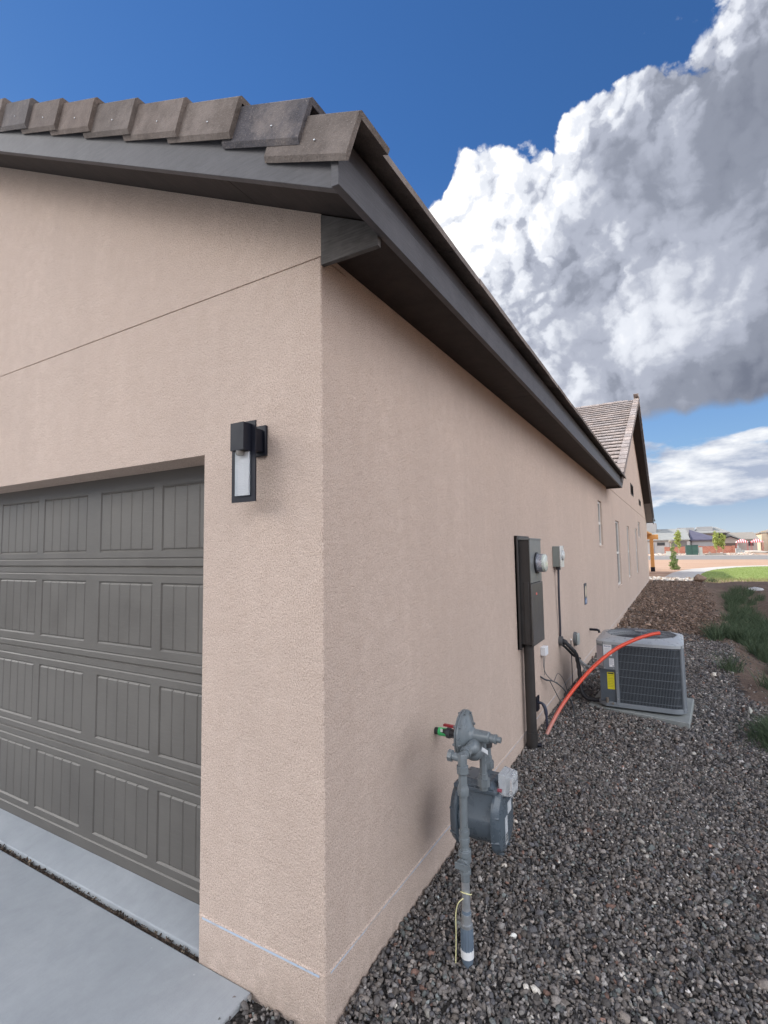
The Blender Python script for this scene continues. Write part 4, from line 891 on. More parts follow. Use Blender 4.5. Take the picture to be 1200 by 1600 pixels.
a = MB(); a.cyl((.05, 4.75, -.02), (.05, 4.75, .60), .005, seg=8); a.build('rod', mat('rod_dark', (.05, .055, .065), .4), rod)
a = MB(); a.sphere((.05, 4.75, .605), .011); a.build('tip', mat('rod_white', (.85, .85, .85), .4), rod, smooth=60)
st_b = MB(); st_b.tube([(-.01, 6.55, .47), (.10, 6.55, .47), (.125, 6.55, .462), (.135, 6.55, .43)], .018, 10); tag(st_b.build('pipe_stub', BLK, smooth=60), 'short black pipe stub sticking from the wall behind the air conditioner', 'pipe')

# refrigerant line set
ls = thing('refrigerant_line', 'thick black insulated pipe pair drooping from the wall to the air conditioner', 'insulated pipe', (0, 4.36, .6))
INS = worn('foam_insulation', (.018, .018, .022), .6, var=.3, scale=50, bs=.6, bd=.004)
p1 = spline([(.0, 4.33, .655), (.06, 4.33, .645), (.115, 4.34, .59), (.165, 4.36, .52), (.185, 4.38, .40), (.20, 4.36, .25), (.215, 4.33, .14), (.26, 4.30, .085), (.33, 4.29, .075), (.43, 4.28, .085), (.52, 4.26, .10)], 6)
a = MB(); a.tube(p1, [.030 if i < 8 else (.022 + .0025 * math.sin(i * 2.1)) for i in range(len(p1))], 12); a.build('suction_line', INS, ls, smooth=60)
p2 = spline([(.0, 4.36, .63), (.06, 4.38, .575), (.12, 4.42, .50), (.17, 4.43, .47), (.2, 4.42, .46)], 6)
a = MB(); a.tube(p2, .014, 10); a.build('liquid_line', INS, ls, smooth=60)
a = MB(); a.cyl((-.01, 4.33, .655), (.04, 4.33, .655), .052, seg=16); a.build('wall_sleeve', worn('sealant_grey', (.09, .09, .095), .7), ls, smooth=40)
wh = MB(); wh.tube(spline([(.165, 4.40, .50), (.20, 4.38, .45), (.27, 4.32, .415), (.34, 4.28, .41), (.415, 4.25, .41)], 6), .015, 10); wh.tube(spline([(.21, 4.36, .43), (.27, 4.33, .36), (.33, 4.32, .33), (.38, 4.3, .35)], 6), .009, 8)
tag(wh.build('flexible_conduit', worn('whip_grey', (.26, .28, .30), .45), smooth=60), 'grey flexible conduit running from the black pipes into the air conditioner side', 'conduit')

# ------------------------------------------------------------------ air conditioner
pad = MB(); pad.hexa([(.292, 4.235, -.10), (1.205, 4.035, -.10), (1.262, 4.955, -.10), (.345, 5.14, -.10), (.292, 4.235, .034), (1.205, 4.035, .034), (1.262, 4.955, .034), (.345, 5.14, .034)])
tag(pad.build('concrete_pad', PADC, bevel=.008), 'low square concrete slab under the air conditioner', 'concrete pad')
ac = thing('air_conditioner', 'grey outdoor air conditioner with fan guard on top of a concrete slab', 'air conditioner', (.79, 4.6, .035))
ACG = worn('ac_grey_paint', (.205, .225, .248), .38, var=.06, scale=10, bs=.06); ACD = worn('ac_dark_panel', (.085, .10, .12), .4, var=.1)
X0, X1, Y0, Y1, ZB0, ZT = .395, 1.190, 4.18, 5.02, .055, .715
def outline(x0, x1, y0, y1, r=.12, c=.07, n=6):
    """cabinet outline, counter-clockwise from the front-left chamfer; front-right corner rounded"""
    pts_ = [(x0, y0 + c), (x0 + c, y0)]
    for (cx_, cy_, a0) in ((x1 - r, y0 + r, -90), (x1 - r, y1 - r, 0), (x0 + r, y1 - r, 90)):
        pts_ += [(cx_ + r * math.cos(rad(a0 + 90 * i / n)), cy_ + r * math.sin(rad(a0 + 90 * i / n))) for i in range(n + 1)]
    return pts_
a = MB(); a.prism(outline(X0 + .004, X1, Y0, Y1), 2, ZB0, ZB0 + .045); a.build('base_pan', ACG, ac, bevel=.004)
for (x_, y_) in ((.48, 4.3), (1.1, 4.3), (.48, 4.9), (1.1, 4.9)): a = MB(); a.cyl((x_, y_, .03), (x_, y_, .06), .03, seg=10); a.build('foot', BLK, ac)
a = MB(); a.prism(outline(X0 + .05, X1 - .022, Y0 + .022, Y1 - .02, .10), 2, ZB0 + .045, ZT - .03)
cm = mat('coil_fins', (.02, .025, .032), .5, .3); nb, b, _ = ctx(cm); P_ = geo_pos(nb); sz = nb.n('ShaderNodeSeparateXYZ'); nb.lk(P_, sz.inputs[0])
wv = nb.m('SINE', nb.m('MULTIPLY', sz.outputs[2], 520.0)); nb.lk(nb.mix(nb.rng(wv, -1, 1), (.012, .015, .02), (.05, .06, .072)), b.inputs['Base Color'])
a.build('coil', cm, ac)
# guard wires on front, corner and right side
path = [(.600, Y0 + .003)] + [(x_, y_) for x_, y_ in outline(X0, X1 - .004, Y0 + .003, Y1 - .004)[2:16]]
def along(path, st_):
    out = []; acc = 0.0; nxt = 0.0
    for (p_, q_) in zip(path[:-1], path[1:]):
        L_ = math.hypot(q_[0] - p_[0], q_[1] - p_[1])
        while nxt <= acc + L_:
            t = (nxt - acc) / L_ if L_ else 0; out.append((p_[0] + (q_[0] - p_[0]) * t, p_[1] + (q_[1] - p_[1]) * t)); nxt += st_
        acc += L_
    return out
WIRE = worn('guard_wire', (.17, .19, .215), .4, var=.1)
a = MB()
for (x_, y_) in along(path, .0128): a.cyl((x_, y_, ZB0 + .045), (x_, y_, ZT - .02), .0017, seg=5)
for k in range(8): a.tube([(x_, y_, .135 + k * .076) for x_, y_ in path], .0019, 5)
a.build('coil_guard', WIRE, ac)
# front-left service section
a = MB(); a.prism([(X0, Y0 + .07), (X0 + .07, Y0), (.575, Y0), (.575, Y0 + .10), (X0, Y0 + .12)], 2, .425, ZT - .012); a.build('service_panel', ACG, ac, bevel=.003)
a = MB(); a.box(X0 + .028, .575, Y0 + .020, Y0 + .10, ZB0 + .045, .424); a.build('lower_panel', ACD, ac, bevel=.002)
a = MB(); a.box(.575, .604, Y0 - .003, Y0 + .03, ZB0 + .02, ZT - .012)
a.build('corner_post', ACG, ac, bevel=.003)
a = MB(); a.cyl((X1 - .022, Y0 + .055, ZB0 + .02), (X1 - .022, Y0 + .055, ZT - .01), .014, seg=8); a.build('corner_post', ACG, ac)
a = MB(); a.cyl((X1 - .006, Y0 + .11, ZB0 + .02), (X1 - .006, Y0 + .11, ZT - .01), .010, seg=8)
a.build('corner_post', ACG, ac)
def lab(name, x0, x1, z0, z1, y, m_): a = MB(); a.box(x0, x1, y - .001, y, z0, z1); return a.build(name, m_, ac)
WL = worn('label_white', (.78, .78, .80), .5, var=.03); INK = mat('label_ink', (.12, .14, .22), .6); BLUE = mat('label_blue', (.03, .06, .22), .5)
l1 = lab('label', .470, .548, .565, .682, Y0 - .0005, WL); l1['label'] = 'white label with dark blue lettering'
text_mesh('Puron', .026, (.509, Y0 - .0022, .660), (1, 0, 0), (0, 0, 1), BLUE, l1, 'lettering')
a = MB()
for i in range(5): a.box(.478, .540 - .008 * (i % 2), Y0 - .0022, Y0 - .0015, .635 - i * .013, .637 - i * .013)
a.build('print_lines', INK, l1)
l2 = lab('label', .520, .566, .455, .540, Y0 - .0005, WL)
a = MB()
for i in range(6): a.box(.524, .560 - .006 * (i % 2), Y0 - .0022, Y0 - .0015, .530 - i * .010, .532 - i * .010)
a.box(.550, .562, Y0 - .0022, Y0 - .0015, .460, .470); a.build('print_lines', INK, l2)
l3 = lab('label', .492, .560, .225, .395, Y0 + .0195, worn('label_yellow', (.68, .60, .02), .5, var=.04)); l3['label'] = 'yellow warning label'
a = MB(); a.box(.498, .554, Y0 + .0175, Y0 + .0184, .378, .390)
for i in range(8): a.box(.499, .552 - .007 * (i % 2), Y0 + .0175, Y0 + .0184, .362 - i * .016, .3635 - i * .016)
a.build('print_lines', mat('ink_black', (.05, .05, .03), .6), l3)
a = MB(); a.hexa([(X0 - .0008, Y0 + .068, .455), (X0 + .063, Y0 + .004, .455), (X0 + .064, Y0 + .006, .455), (X0 + .001, Y0 + .070, .455), (X0 - .0008, Y0 + .068, .655), (X0 + .063, Y0 + .004, .655), (X0 + .064, Y0 + .006, .655), (X0 + .001, Y0 + .070, .655)]); a.build('label', worn('rating_label', (.40, .37, .40), .45, var=.1, scale=40), ac)
a = MB(); a.cyl((.49, Y0 + .02, .115), (.49, Y0 - .03, .115), .012, seg=10); a.cyl((.49, Y0 - .03, .10), (.49, Y0 - .03, .15), .014, seg=8); a.build('service_valve', worn('brass_dull2', (.22, .19, .16), .45, .4), ac, smooth=40)
a = MB(); a.cyl((.54, Y0 + .02, .09), (.54, Y0 - .02, .09), .010, seg=10); a.build('service_valve', worn('brass_dull', (.22, .19, .16), .45, .4), ac, smooth=40)
for (x_, z_) in ((.475, .70), (.56, .70), (.56, .44), (.475, .44), (.590, .66), (.590, .40), (.590, .14)):
    a = MB(); a.cyl((x_, Y0 - (.004 if x_ > .58 else .001), z_), (x_, Y0 - (.0065 if x_ > .58 else .0035), z_), .0045, seg=8); a.build('screw', NAIL, ac)
# top
top_o = outline(X0 - .008, X1 + .006, Y0 - .008, Y1 + .006, .125, .075)
cxa, cya, R0 = .800, 4.605, .335
a = MB(); nT = 60
def on_outline(t):
    """point of the outline in direction t from the fan centre"""
    dx_, dy_ = math.cos(t), math.sin(t); best = None
    for (p_, q_) in zip(top_o, top_o[1:] + top_o[:1]):
        ex, ey = q_[0] - p_[0], q_[1] - p_[1]; den = dx_ * ey - dy_ * ex
        if abs(den) < 1e-9: continue
        s_ = ((p_[0] - cxa) * ey - (p_[1] - cya) * ex) / den; v_ = ((p_[0] - cxa) * dy_ - (p_[1] - cya) * dx_) / den
        if s_ > 0 and -1e-6 <= v_ <= 1 + 1e-6 and (best is None or s_ < best): best = s_
    return best
rings = [[], [], [], [], [], []]
for i in range(nT):
    t = 2 * math.pi * i / nT; so = on_outline(t)
    for k, (r_, z_) in enumerate(((so, ZT - .035), (so, ZT - .006), (so - .010, ZT + .002), (min(R0 + .025, so - .02), ZT + .030), (R0, ZT + .034), (R0 - .012, ZT - .03))):
        rings[k].append(Vector((cxa + r_ * math.cos(t), cya + r_ * math.sin(t), z_)))
a.loft(rings, cap=False); a.build('top_panel', worn('ac_top_paint', (.36, .38, .40), .3, var=.05), ac, smooth=35)
a = MB(); a.lathe((cxa, cya, ZT - .16), (0, 0, 1), [(0, R0 - .03), (.01, R0 - .03)], 40); a.build('fan_well', mat('well_dark', (.015, .017, .02), .7), ac)
a = MB()
for k in range(3):
    t = 2 * math.pi * k / 3 + .4
    c_, s_ = math.cos(t), math.sin(t); P0 = Vector((cxa, cya, ZT - .10))
    def pt(r_, w_, z_): return (cxa + r_ * c_ - w_ * s_, cya + r_ * s_ + w_ * c_, ZT - .10 + z_)
    a.hexa([pt(.05, -.05, -.02), pt(.29, -.14, -.03), pt(.30, .10, .025), pt(.05, .05, .02), pt(.05, -.05, -.015), pt(.29, -.14, -.025), pt(.30, .10, .03), pt(.05, .05, .025)])
a.cyl((cxa, cya, ZT - .13), (cxa, cya, ZT - .05), .07, seg=20); a.build('fan', mat('fan_grey', (.10, .11, .125), .35, .4), ac, bevel=.002)
a = MB()
for k in range(13):
    r_ = .05 + k * .0235; zc_ = ZT + .034 + .022 * (1 - (r_ / R0) ** 2)
    a.tube([(cxa + r_ * math.cos(2 * math.pi * i / 48), cya + r_ * math.sin(2 * math.pi * i / 48), zc_) for i in range(49)], .0018, 5)
for k in range(12):
    t = 2 * math.pi * k / 12 + .1; a.tube([(cxa + r_ * math.cos(t), cya + r_ * math.sin(t), ZT + .037 + .022 * (1 - (r_ / R0) ** 2)) for r_ in (.03, .12, .22, .32, R0 + .01)], .0024, 5)
a.cyl((cxa, cya, ZT + .045), (cxa, cya, ZT + .062), .06, seg=24); a.build('fan_guard', worn('guard_coated', (.13, .14, .16), .3, var=.1), ac)

# red tube leaning over it
tip = (1.012, 4.02, .835)
tb = MB(); pts_r = spline([(.068, 3.14, -.05), (.115, 3.22, .08), (.20, 3.36, .245), (.31, 3.50, .40), (.45, 3.66, .56), (.62, 3.82, .70), (.80, 3.95, .79), (.93, 4.03, .832), (1.0, 4.06, .845)], 7)
REDT = mat('pex_red', (.50, .065, .035), .38); nb, b, _ = ctx(REDT); P_ = geo_pos(nb); s_z = nb.n('ShaderNodeSeparateXYZ'); nb.lk(P_, s_z.inputs[0])
nb.lk(nb.mix(nb.rng(nb.m('MULTIPLY_ADD', nb.noise(P_, 20, 4, .6), .15, s_z.outputs[2]), .12, .42), (.50, .24, .20), (.68, .075, .035)), b.inputs['Base Color'])
rt_ = thing('red_tube', 'bright red plastic tube arching from the gravel over the air conditioner', 'tube', (.068, 3.14, 0))
tb.tube(pts_r, .0165, 14); tb.build('tube', REDT, rt_, smooth=60)
dvec = (Vector(pts_r[-1]) - Vector(pts_r[-2])).normalized(); a = MB(); a.cyl(Vector(pts_r[-1]) - dvec * .002, Vector(pts_r[-1]) + dvec * .0008, .0105, seg=14); a.build('bore', mat('bore_dark', (.10, .02, .015), .7), rt_)

# ------------------------------------------------------------------ beyond the house
Z0 = .10
def sheet(name, poly, z, m_, kind='structure', label=None, cat=None):
    a = MB(); a.add([(x, y, z) for x, y in poly], [tuple(range(len(poly)))]); return tag(a.build(name, m_), label, cat, kind=kind)
# concrete path that curves past the lawn
def lerp_path(pts, w_):
    C_ = spline([(x, y, 0) for x, y in pts], 8); L_, R_ = [], []
    for i, p_ in enumerate(C_):
        d_ = (C_[min(i + 1, len(C_) - 1)] - C_[max(i - 1, 0)]).normalized(); n_ = Vector((-d_.y, d_.x, 0)); L_.append(p_ + n_ * w_ / 2); R_.append(p_ - n_ * w_ / 2)
    return L_, R_
L_, R_ = lerp_path([(1.15, 25.6), (1.35, 29.0), (1.75, 34), (2.9, 39.5), (5.6, 44.6), (10, 47), (18, 48.5), (34, 49)], 1.5)
a = MB()
for i in range(len(L_) - 1): a.add([(L_[i].x, L_[i].y, Z0 + .012), (L_[i + 1].x, L_[i + 1].y, Z0 + .012), (R_[i + 1].x, R_[i + 1].y, Z0 + .012), (R_[i].x, R_[i].y, Z0 + .012)], [(0, 1, 2, 3)])
tag(a.build('path', PATHC), kind='structure')
TURF = var_mat('turf', (.17, .23, .07), (.27, .33, .12), 1.2, .9, .8, .03)
lawn_poly = [(p_.x + .02, p_.y) for p_ in R_[4:]] + [(34, 26.8), (9, 26.2), (5, 26.0), (3.0, 26.2), (2.15, 26.8)]
sheet('lawn_soil', lawn_poly, Z0 + .006, TURF)
# grass blades on the lawn
def in_poly(px, py, poly):
    c = np.zeros(len(px), bool); j = len(poly) - 1
    for i in range(len(poly)):
        xi, yi = poly[i]; xj, yj = poly[j]; c ^= ((yi > py) != (yj > py)) & (px < (xj - xi) * (py - yi) / (yj - yi + 1e-12) + xi); j = i
    return c
def blades(name, p, h, wd, m_, label, lean=.5, kind='stuff', z=None, cat='grass', tone=None):
    n = len(p); a_ = RNG.uniform(0, 2 * np.pi, n); l = RNG.normal(0, lean, (n, 2)) * h[:, None]; z0 = (H(p[:, 0], p[:, 1]) - .01) if z is None else np.full(n, z)
    bx_, by_ = np.cos(a_) * wd, np.sin(a_) * wd
    V = np.zeros((n, 5, 3)); V[:, 0] = np.c_[p[:, 0] - bx_, p[:, 1] - by_, z0]; V[:, 1] = np.c_[p[:, 0] + bx_, p[:, 1] + by_, z0]
    V[:, 2] = np.c_[p[:, 0] + bx_ * .7 + l[:, 0] * .4, p[:, 1] + by_ * .7 + l[:, 1] * .4, z0 + h * .55]; V[:, 3] = np.c_[p[:, 0] - bx_ * .7 + l[:, 0] * .4, p[:, 1] - by_ * .7 + l[:, 1] * .4, z0 + h * .55]
    V[:, 4] = np.c_[p[:, 0] + l[:, 0], p[:, 1] + l[:, 1], z0 + h]
    F = np.array([[0, 1, 2], [0, 2, 3], [3, 2, 4]]); FF = (F[None] + (np.arange(n) * 5)[:, None, None]).reshape(-1, 3).astype(np.int32)
    t = np.clip(RNG.normal(.5, .28, n), 0, 1) if tone is None else tone; TT = np.repeat(np.c_[t, t, t, np.ones(n)], 5, axis=0).astype(np.float32)
    me = bpy.data.meshes.new(name); me.vertices.add(n * 5); me.vertices.foreach_set('co', V.astype(np.float32).ravel()); me.loops.add(len(FF) * 3); me.loops.foreach_set('vertex_index', FF.ravel())
    me.polygons.add(len(FF)); me.polygons.foreach_set('loop_start', np.arange(0, len(FF) * 3, 3, dtype=np.int32)); me.update(calc_edges=True)
    at = me.color_attributes.new('tone', 'FLOAT_COLOR', 'POINT'); at.data.foreach_set('color', TT.ravel()); me.materials.append(m_)
    o = bpy.data.objects.new(name, me); COL.objects.link(o); return tag(o, label, cat, kind=kind)
GRS = leaf_mat('grass_blade', (.19, .27, .07), (.35, .42, .15))
p = region(60000, 2, 16, 26, 46); p = p[in_poly(p[:, 0], p[:, 1], lawn_poly)]
blades('grass', p, RNG.uniform(.03, .07, len(p)), .006, GRS, 'bright green mown grass of the lawn beyond the house', .4, z=Z0)
# weeds in the swale
WEED = leaf_mat('weed_leaf', (.035, .062, .038), (.115, .155, .085))
def clump(n, cx_, cy_, rx_, ry_): q = RNG.normal(0, 1, (n, 2)) * .5; return np.c_[cx_ + q[:, 0] * rx_, cy_ + q[:, 1] * ry_]
WL_ = [(2.35, 6.3, .35, .8), (2.55, 7.6, .45, .9), (2.55, 9.0, .5, 1.0), (2.6, 10.5, .5, 1.0), (2.6, 12.2, .5, 1.2), (2.65, 14.2, .6, 1.4), (2.7, 16.6, .6, 1.6), (2.8, 19, .6, 1.5), (2.1, 10.3, .35, .9), (3.0, 8.2, .35, .8), (2.75, 5.4, .4, .6), (3.2, 12.0, .4, 1.2)]
pp = np.concatenate([clump(170, c_[0] + RNG.normal(0, .5) * c_[2], c_[1] + RNG.normal(0, .5) * c_[3], .13, .17) for c_ in WL_ for _ in range(11)]); hh = RNG.uniform(.08, .34, len(pp)); 
blades('weeds', pp, hh, .0035, WEED, 'dark green wispy weeds filling the drainage swale', .55, cat='weeds')
def weed_thing(name, label, n, cx_, cy_, rx_, ry_, hmax, seedgrp=None):
    p_ = clump(n, cx_, cy_, rx_, ry_); r_ = np.hypot((p_[:, 0] - cx_) / rx_, (p_[:, 1] - cy_) / ry_); h_ = hmax * np.clip(1 - r_ * .55, .2, 1) * RNG.uniform(.5, 1, n)
    return blades(name, p_, h_, .0028, WEED, label, .6, kind=None, cat='weed')
weed_thing('weed_bush', 'large dark green feathery weed at the right edge of the gravel', 5200, 1.98, 4.15, .28, .45, .30)
weed_thing('weed_bush', 'small dark green weed sprouting alone in the middle of the gravel', 160, 1.05, 1.98, .045, .05, .04)
weed_thing('weed_bush', 'pale green tuft in the sun beside the brown boulder', 500, 2.45, 25.6, .35, .35, .28)
p = region(2400, 1.7, 8.0, 25.0, 27.0); blades('dry_grass', p, RNG.uniform(.05, .18, len(p)), .008, leaf_mat('dry_leaf', (.22, .26, .09), (.42, .38, .20)), 'sparse pale dry grass along the sunny edge of the lawn', .5, cat='grass')
# boulder
a = MB(); V_, F_ = hull_rocks(26, 901, .8); a.add([(2.02 + v[0] * .21, 24.9 + v[1] * .25, .24 + v[2] * .25) for v in V_], [tuple(f) for f in F_])
tag(a.build('boulder', var_mat('boulder_rock', (.20, .13, .09), (.38, .28, .21), 8, .9, .6, .02)), 'brown boulder at the end of the path', 'boulder')
a = MB(); V_, F_ = hull_rocks(20, 902, .8); a.add([(3.46 + v[0] * .20, 20.3 + v[1] * .2, .14 + v[2] * .10) for v in V_], [tuple(f) for f in F_])
a.add([(3.2 + v[0] * .07, 20.1 + v[1] * .07, .06 + v[2] * .05) for v in V_], [tuple(f) for f in F_]); a.add([(3.85 + v[0] * .09, 20.4 + v[1] * .07, .10 + v[2] * .05) for v in V_], [tuple(f) for f in F_])
tag(a.build('concrete_rubble', var_mat('pale_rubble', (.45, .45, .46), (.58, .58, .6), 8)), 'pale lump of broken concrete lying on the bare soil at the right', 'rubble')
a = MB(); V_, F_ = hull_rocks(16, 903, 1.3); a.add([(1.735 + v[0] * .018, 4.75 + v[1] * .018, .03 + v[2] * .03) for v in V_], [tuple(f) for f in F_])
tag(a.build('white_stone', mat('quartz', (.62, .61, .56), .7)), 'small upright white stone beside the dark weeds', 'stone')

# road and kerb
ASPH = var_mat('asphalt', (.20, .195, .19), (.27, .262, .255), .6)
sheet('road', [(-60, 68), (8, 67), (30, 56), (120, 30), (120, 80), (30, 90), (5, 92), (-60, 90)], Z0 + .008, ASPH)
a = MB(); a.box(-60, 60, 92.0, 92.3, 0, Z0 + .13); a.build('kerb', PATHC); bpy.data.objects['kerb']['kind'] = 'structure'
# patio cover
WOOD = var_mat('cedar', (.58, .27, .085), (.70, .37, .14), 6, .6, .3, .004, (1, 1, 6))
pc = thing('pergola', 'orange cedar patio cover on a post behind the far house corner', 'pergola', (-.2, 35, Z0))
a = MB(); a.box(-.305, -.095, 34.9, 35.1, Z0 + .28, 2.13); a.build('post', WOOD, pc, bevel=.006)
a = MB(); a.box(-.32, -.08, 34.885, 35.115, Z0 - .02, Z0 + .28); a.build('post_base', BLK, pc)
a = MB(); a.box(-6.5, .19, 34.88, 35.12, 2.13, 2.44); a.build('beam', WOOD, pc, bevel=.006)
a = MB(); a.box(-6.5, -.16, 27.2, 35.5, 2.445, 2.52); a.build('roof', WOOD, pc)
a = MB(); a.box(-6.5, -6.3, 27.3, 27.5, Z0, 2.44); a.build('post', WOOD, pc)
a = MB(); a.box(-6.5, -6.3, 34.9, 35.1, Z0, 2.13); a.build('post', WOOD, pc)

def leafball(pts_c, n, size):
    """leaf faces scattered through a set of ellipsoids (cx,cy,cz,rx,ry,rz)"""
    a = MB(); tot = sum(c[3] * c[4] * c[5] for c in pts_c)
    for c in pts_c:
        k = int(n * c[3] * c[4] * c[5] / tot) + 3
        for _ in range(k):
            d_ = Vector((random.gauss(0, 1), random.gauss(0, 1), random.gauss(0, 1))).normalized() * (random.random() ** .45)
            p_ = Vector((c[0] + d_.x * c[3], c[1] + d_.y * c[4], c[2] + d_.z * c[5])); q = Vector((random.gauss(0, 1), random.gauss(0, 1), random.gauss(0, 1))).normalized()
            u = q.orthogonal().normalized(); v = q.cross(u); s_ = size * random.uniform(.6, 1.3); t = random.random()
            a.add([p_ + u * s_, p_ + v * s_ * .5, p_ - u * s_, p_ - v * s_ * .5], [(0, 1, 2, 3)], (t, t, t))
    return a
BARK = var_mat('bark', (.30, .24, .18), (.42, .35, .28), 12)
YL = leaf_mat('yellow_green_leaf', (.26, .33, .08), (.48, .52, .18)); GN = leaf_mat('conifer_leaf', (.10, .17, .05), (.26, .34, .12))
def tree(name, label, x, y, h, w_, lm, group, n=1500, size=.12, trunk=.28):
    t = thing(name, label, 'tree', (x, y, Z0), group); a = MB()
    a.tube([(x, y, Z0 - .05), (x + .03, y, Z0 + h * .4), (x, y, Z0 + h * .85)], [.05 * h / 4, .035 * h / 4, .01], 8)
    for i in range(7):
        z_ = h * (.3 + .07 * i); an = i * 2.4; a.cyl((x, y, Z0 + z_), (x + math.cos(an) * w_ * .5, y + math.sin(an) * w_ * .5, Z0 + z_ + h * .12), .018, .006, 6)
    a.build('trunk', BARK, t, smooth=60); blobs = []
    for i in range(11):
        f_ = i / 10; z_ = h * (trunk + (1 - trunk) * f_); r_ = w_ * .5 * math.sin(math.pi * (.12 + .80 * (1 - f_) ** .8)) ; an = random.uniform(0, 6.28); o_ = r_ * random.uniform(.1, .55)
        blobs.append((x + o_ * math.cos(an), y + o_ * math.sin(an), Z0 + z_, r_ * random.uniform(.5, .85) + .05, r_ * .7 + .05, h * .07))
    leafball(blobs, n, size).build('crown', lm, t); return t
tree('young_tree', 'yellow green young tree in front of the grey garage of the pale houses', 1.45, 105, 4.3, 1.5, YL, 'young trees across the road')
tree('young_tree', 'left one of two close yellow green trees before the brick wall', 7.15, 105, 3.9, 1.5, YL, 'young trees across the road')
tree('young_tree', 'right one of two close yellow green trees before the brick wall', 8.15, 105.6, 3.5, 1.3, YL, 'young trees across the road')
t = thing('conifer', 'small green conical evergreen near the cedar post', 'tree', (.95, 38, Z0))
a = MB(); a.cyl((.95, 38, Z0 - .05), (.95, 38, Z0 + 1.5), .03, .008, 8); a.build('trunk', BARK, t)
leafball([(.95 + .06 * math.cos(i * 2.2), 38 + .06 * math.sin(i * 2.2), Z0 + .12 + 1.55 * i / 9, .33 * (1 - i / 11) ** .8, .33 * (1 - i / 11) ** .8, .13) for i in range(10)], 1500, .05).build('crown', GN, t)
ob = MB(); ob.cyl((.78, 44, Z0), (.78, 44, 2.0), .04, seg=8); ob.sphere((.78, 44, 2.06), .14, seg=10, rings=6); tag(ob.build('garden_post', var_mat('post_grey', (.28, .25, .2), (.36, .33, .28), 8), smooth=60), 'thin post with a round grey top rising behind the small evergreen', 'post')
# utility boxes
tb_ = thing('transformer_box', 'dark green utility transformer box standing by the road', 'transformer', (3.2, 96, Z0))
a = MB(); a.box(2.45, 4.15, 95.4, 96.8, Z0 + .12, 1.72); a.box(2.40, 4.20, 95.35, 96.85, 1.72, 1.82); a.build('cabinet', var_mat('utility_green', (.045, .10, .085), (.065, .13, .11), 2, .5), tb_, bevel=.02)
a = MB(); a.box(3.27, 3.33, 95.37, 95.4, .3, 1.6); a.build('door_seam', mat('green_dark', (.02, .05, .045), .5), tb_)
a = MB(); a.box(2.2, 5.0, 95.1, 97.0, Z0 - .1, Z0 + .12); a.build('plinth', PATHC, tb_)
a = MB(); a.box(4.25, 4.75, 95.6, 96.3, Z0 + .12, 1.45); a.build('side_cabinet', var_mat('utility_pale', (.42, .44, .40), (.5, .52, .48), 2), tb_, bevel=.02)
a = MB(); a.box(-.45, .35, 95.6, 96.4, Z0, .78); a.box(-.5, .4, 95.55, 96.45, .78, .84); tag(a.build('utility_pedestal', var_mat('pedestal', (.52, .56, .50), (.60, .63, .58), 2), bevel=.02), 'pale low utility cabinet left of the dark green box', 'utility box')
a = MB(); a.box(10.4, 11.2, 110, 110.8, Z0, 1.1); a.box(10.6, 10.9, 109.9, 110, .9, 1.6); a.box(11.3, 11.7, 110, 110.5, Z0, .8); tag(a.build('utility_pedestal', var_mat('pedestal_grey', (.36, .38, .38), (.46, .48, .48), 2), bevel=.02), 'small grey utility cabinets right of the end of the brick wall', 'utility box')
# brick garden walls
BRK = mat('far_brick', (.42, .16, .11), .9); nb, b, _ = ctx(BRK); P_ = geo_pos(nb); br = nb.n('ShaderNodeTexBrick'); s3 = nb.n('ShaderNodeSeparateXYZ'); nb.lk(P_, s3.inputs[0]); c3 = nb.n('ShaderNodeCombineXYZ'); nb.lk(s3.outputs[0], c3.inputs[0]); nb.lk(s3.outputs[2], c3.inputs[1]); nb.lk(c3.outputs[0], br.inputs['Vector'])
br.inputs['Scale'].default_value = 1.0; br.inputs['Brick Width'].default_value = .4; br.inputs['Row Height'].default_value = .2; br.inputs['Mortar Size'].default_value = .015
for k, c_ in (('Color1', (.42, .15, .10, 1)), ('Color2', (.50, .21, .14, 1)), ('Mortar', (.45, .30, .24, 1))): br.inputs[k].default_value = c_
nb.lk(br.outputs[0], b.inputs['Base Color'])
def gwall(label, x0, x1, y, h):
    a = MB(); a.box(x0, x1, y, y + .2, Z0 - .1, h); a.box(x0 - .03, x1 + .03, y - .03, y + .23, h, h + .08)
    k = x0
    while k <= x1 + .01: a.box(k - .2, k + .2, y - .08, y + .28, Z0 - .1, h + .14); k += (x1 - x0) / max(1, round((x1 - x0) / 3))
    return tag(a.build('brick_wall', BRK), label, 'wall')
gwall('short red brick garden wall before the pale house with the small window', -.75, 2.3, 112, 1.45)
gwall('long red brick garden wall behind the two close young trees', 4.95, 10.3, 112, 1.50)

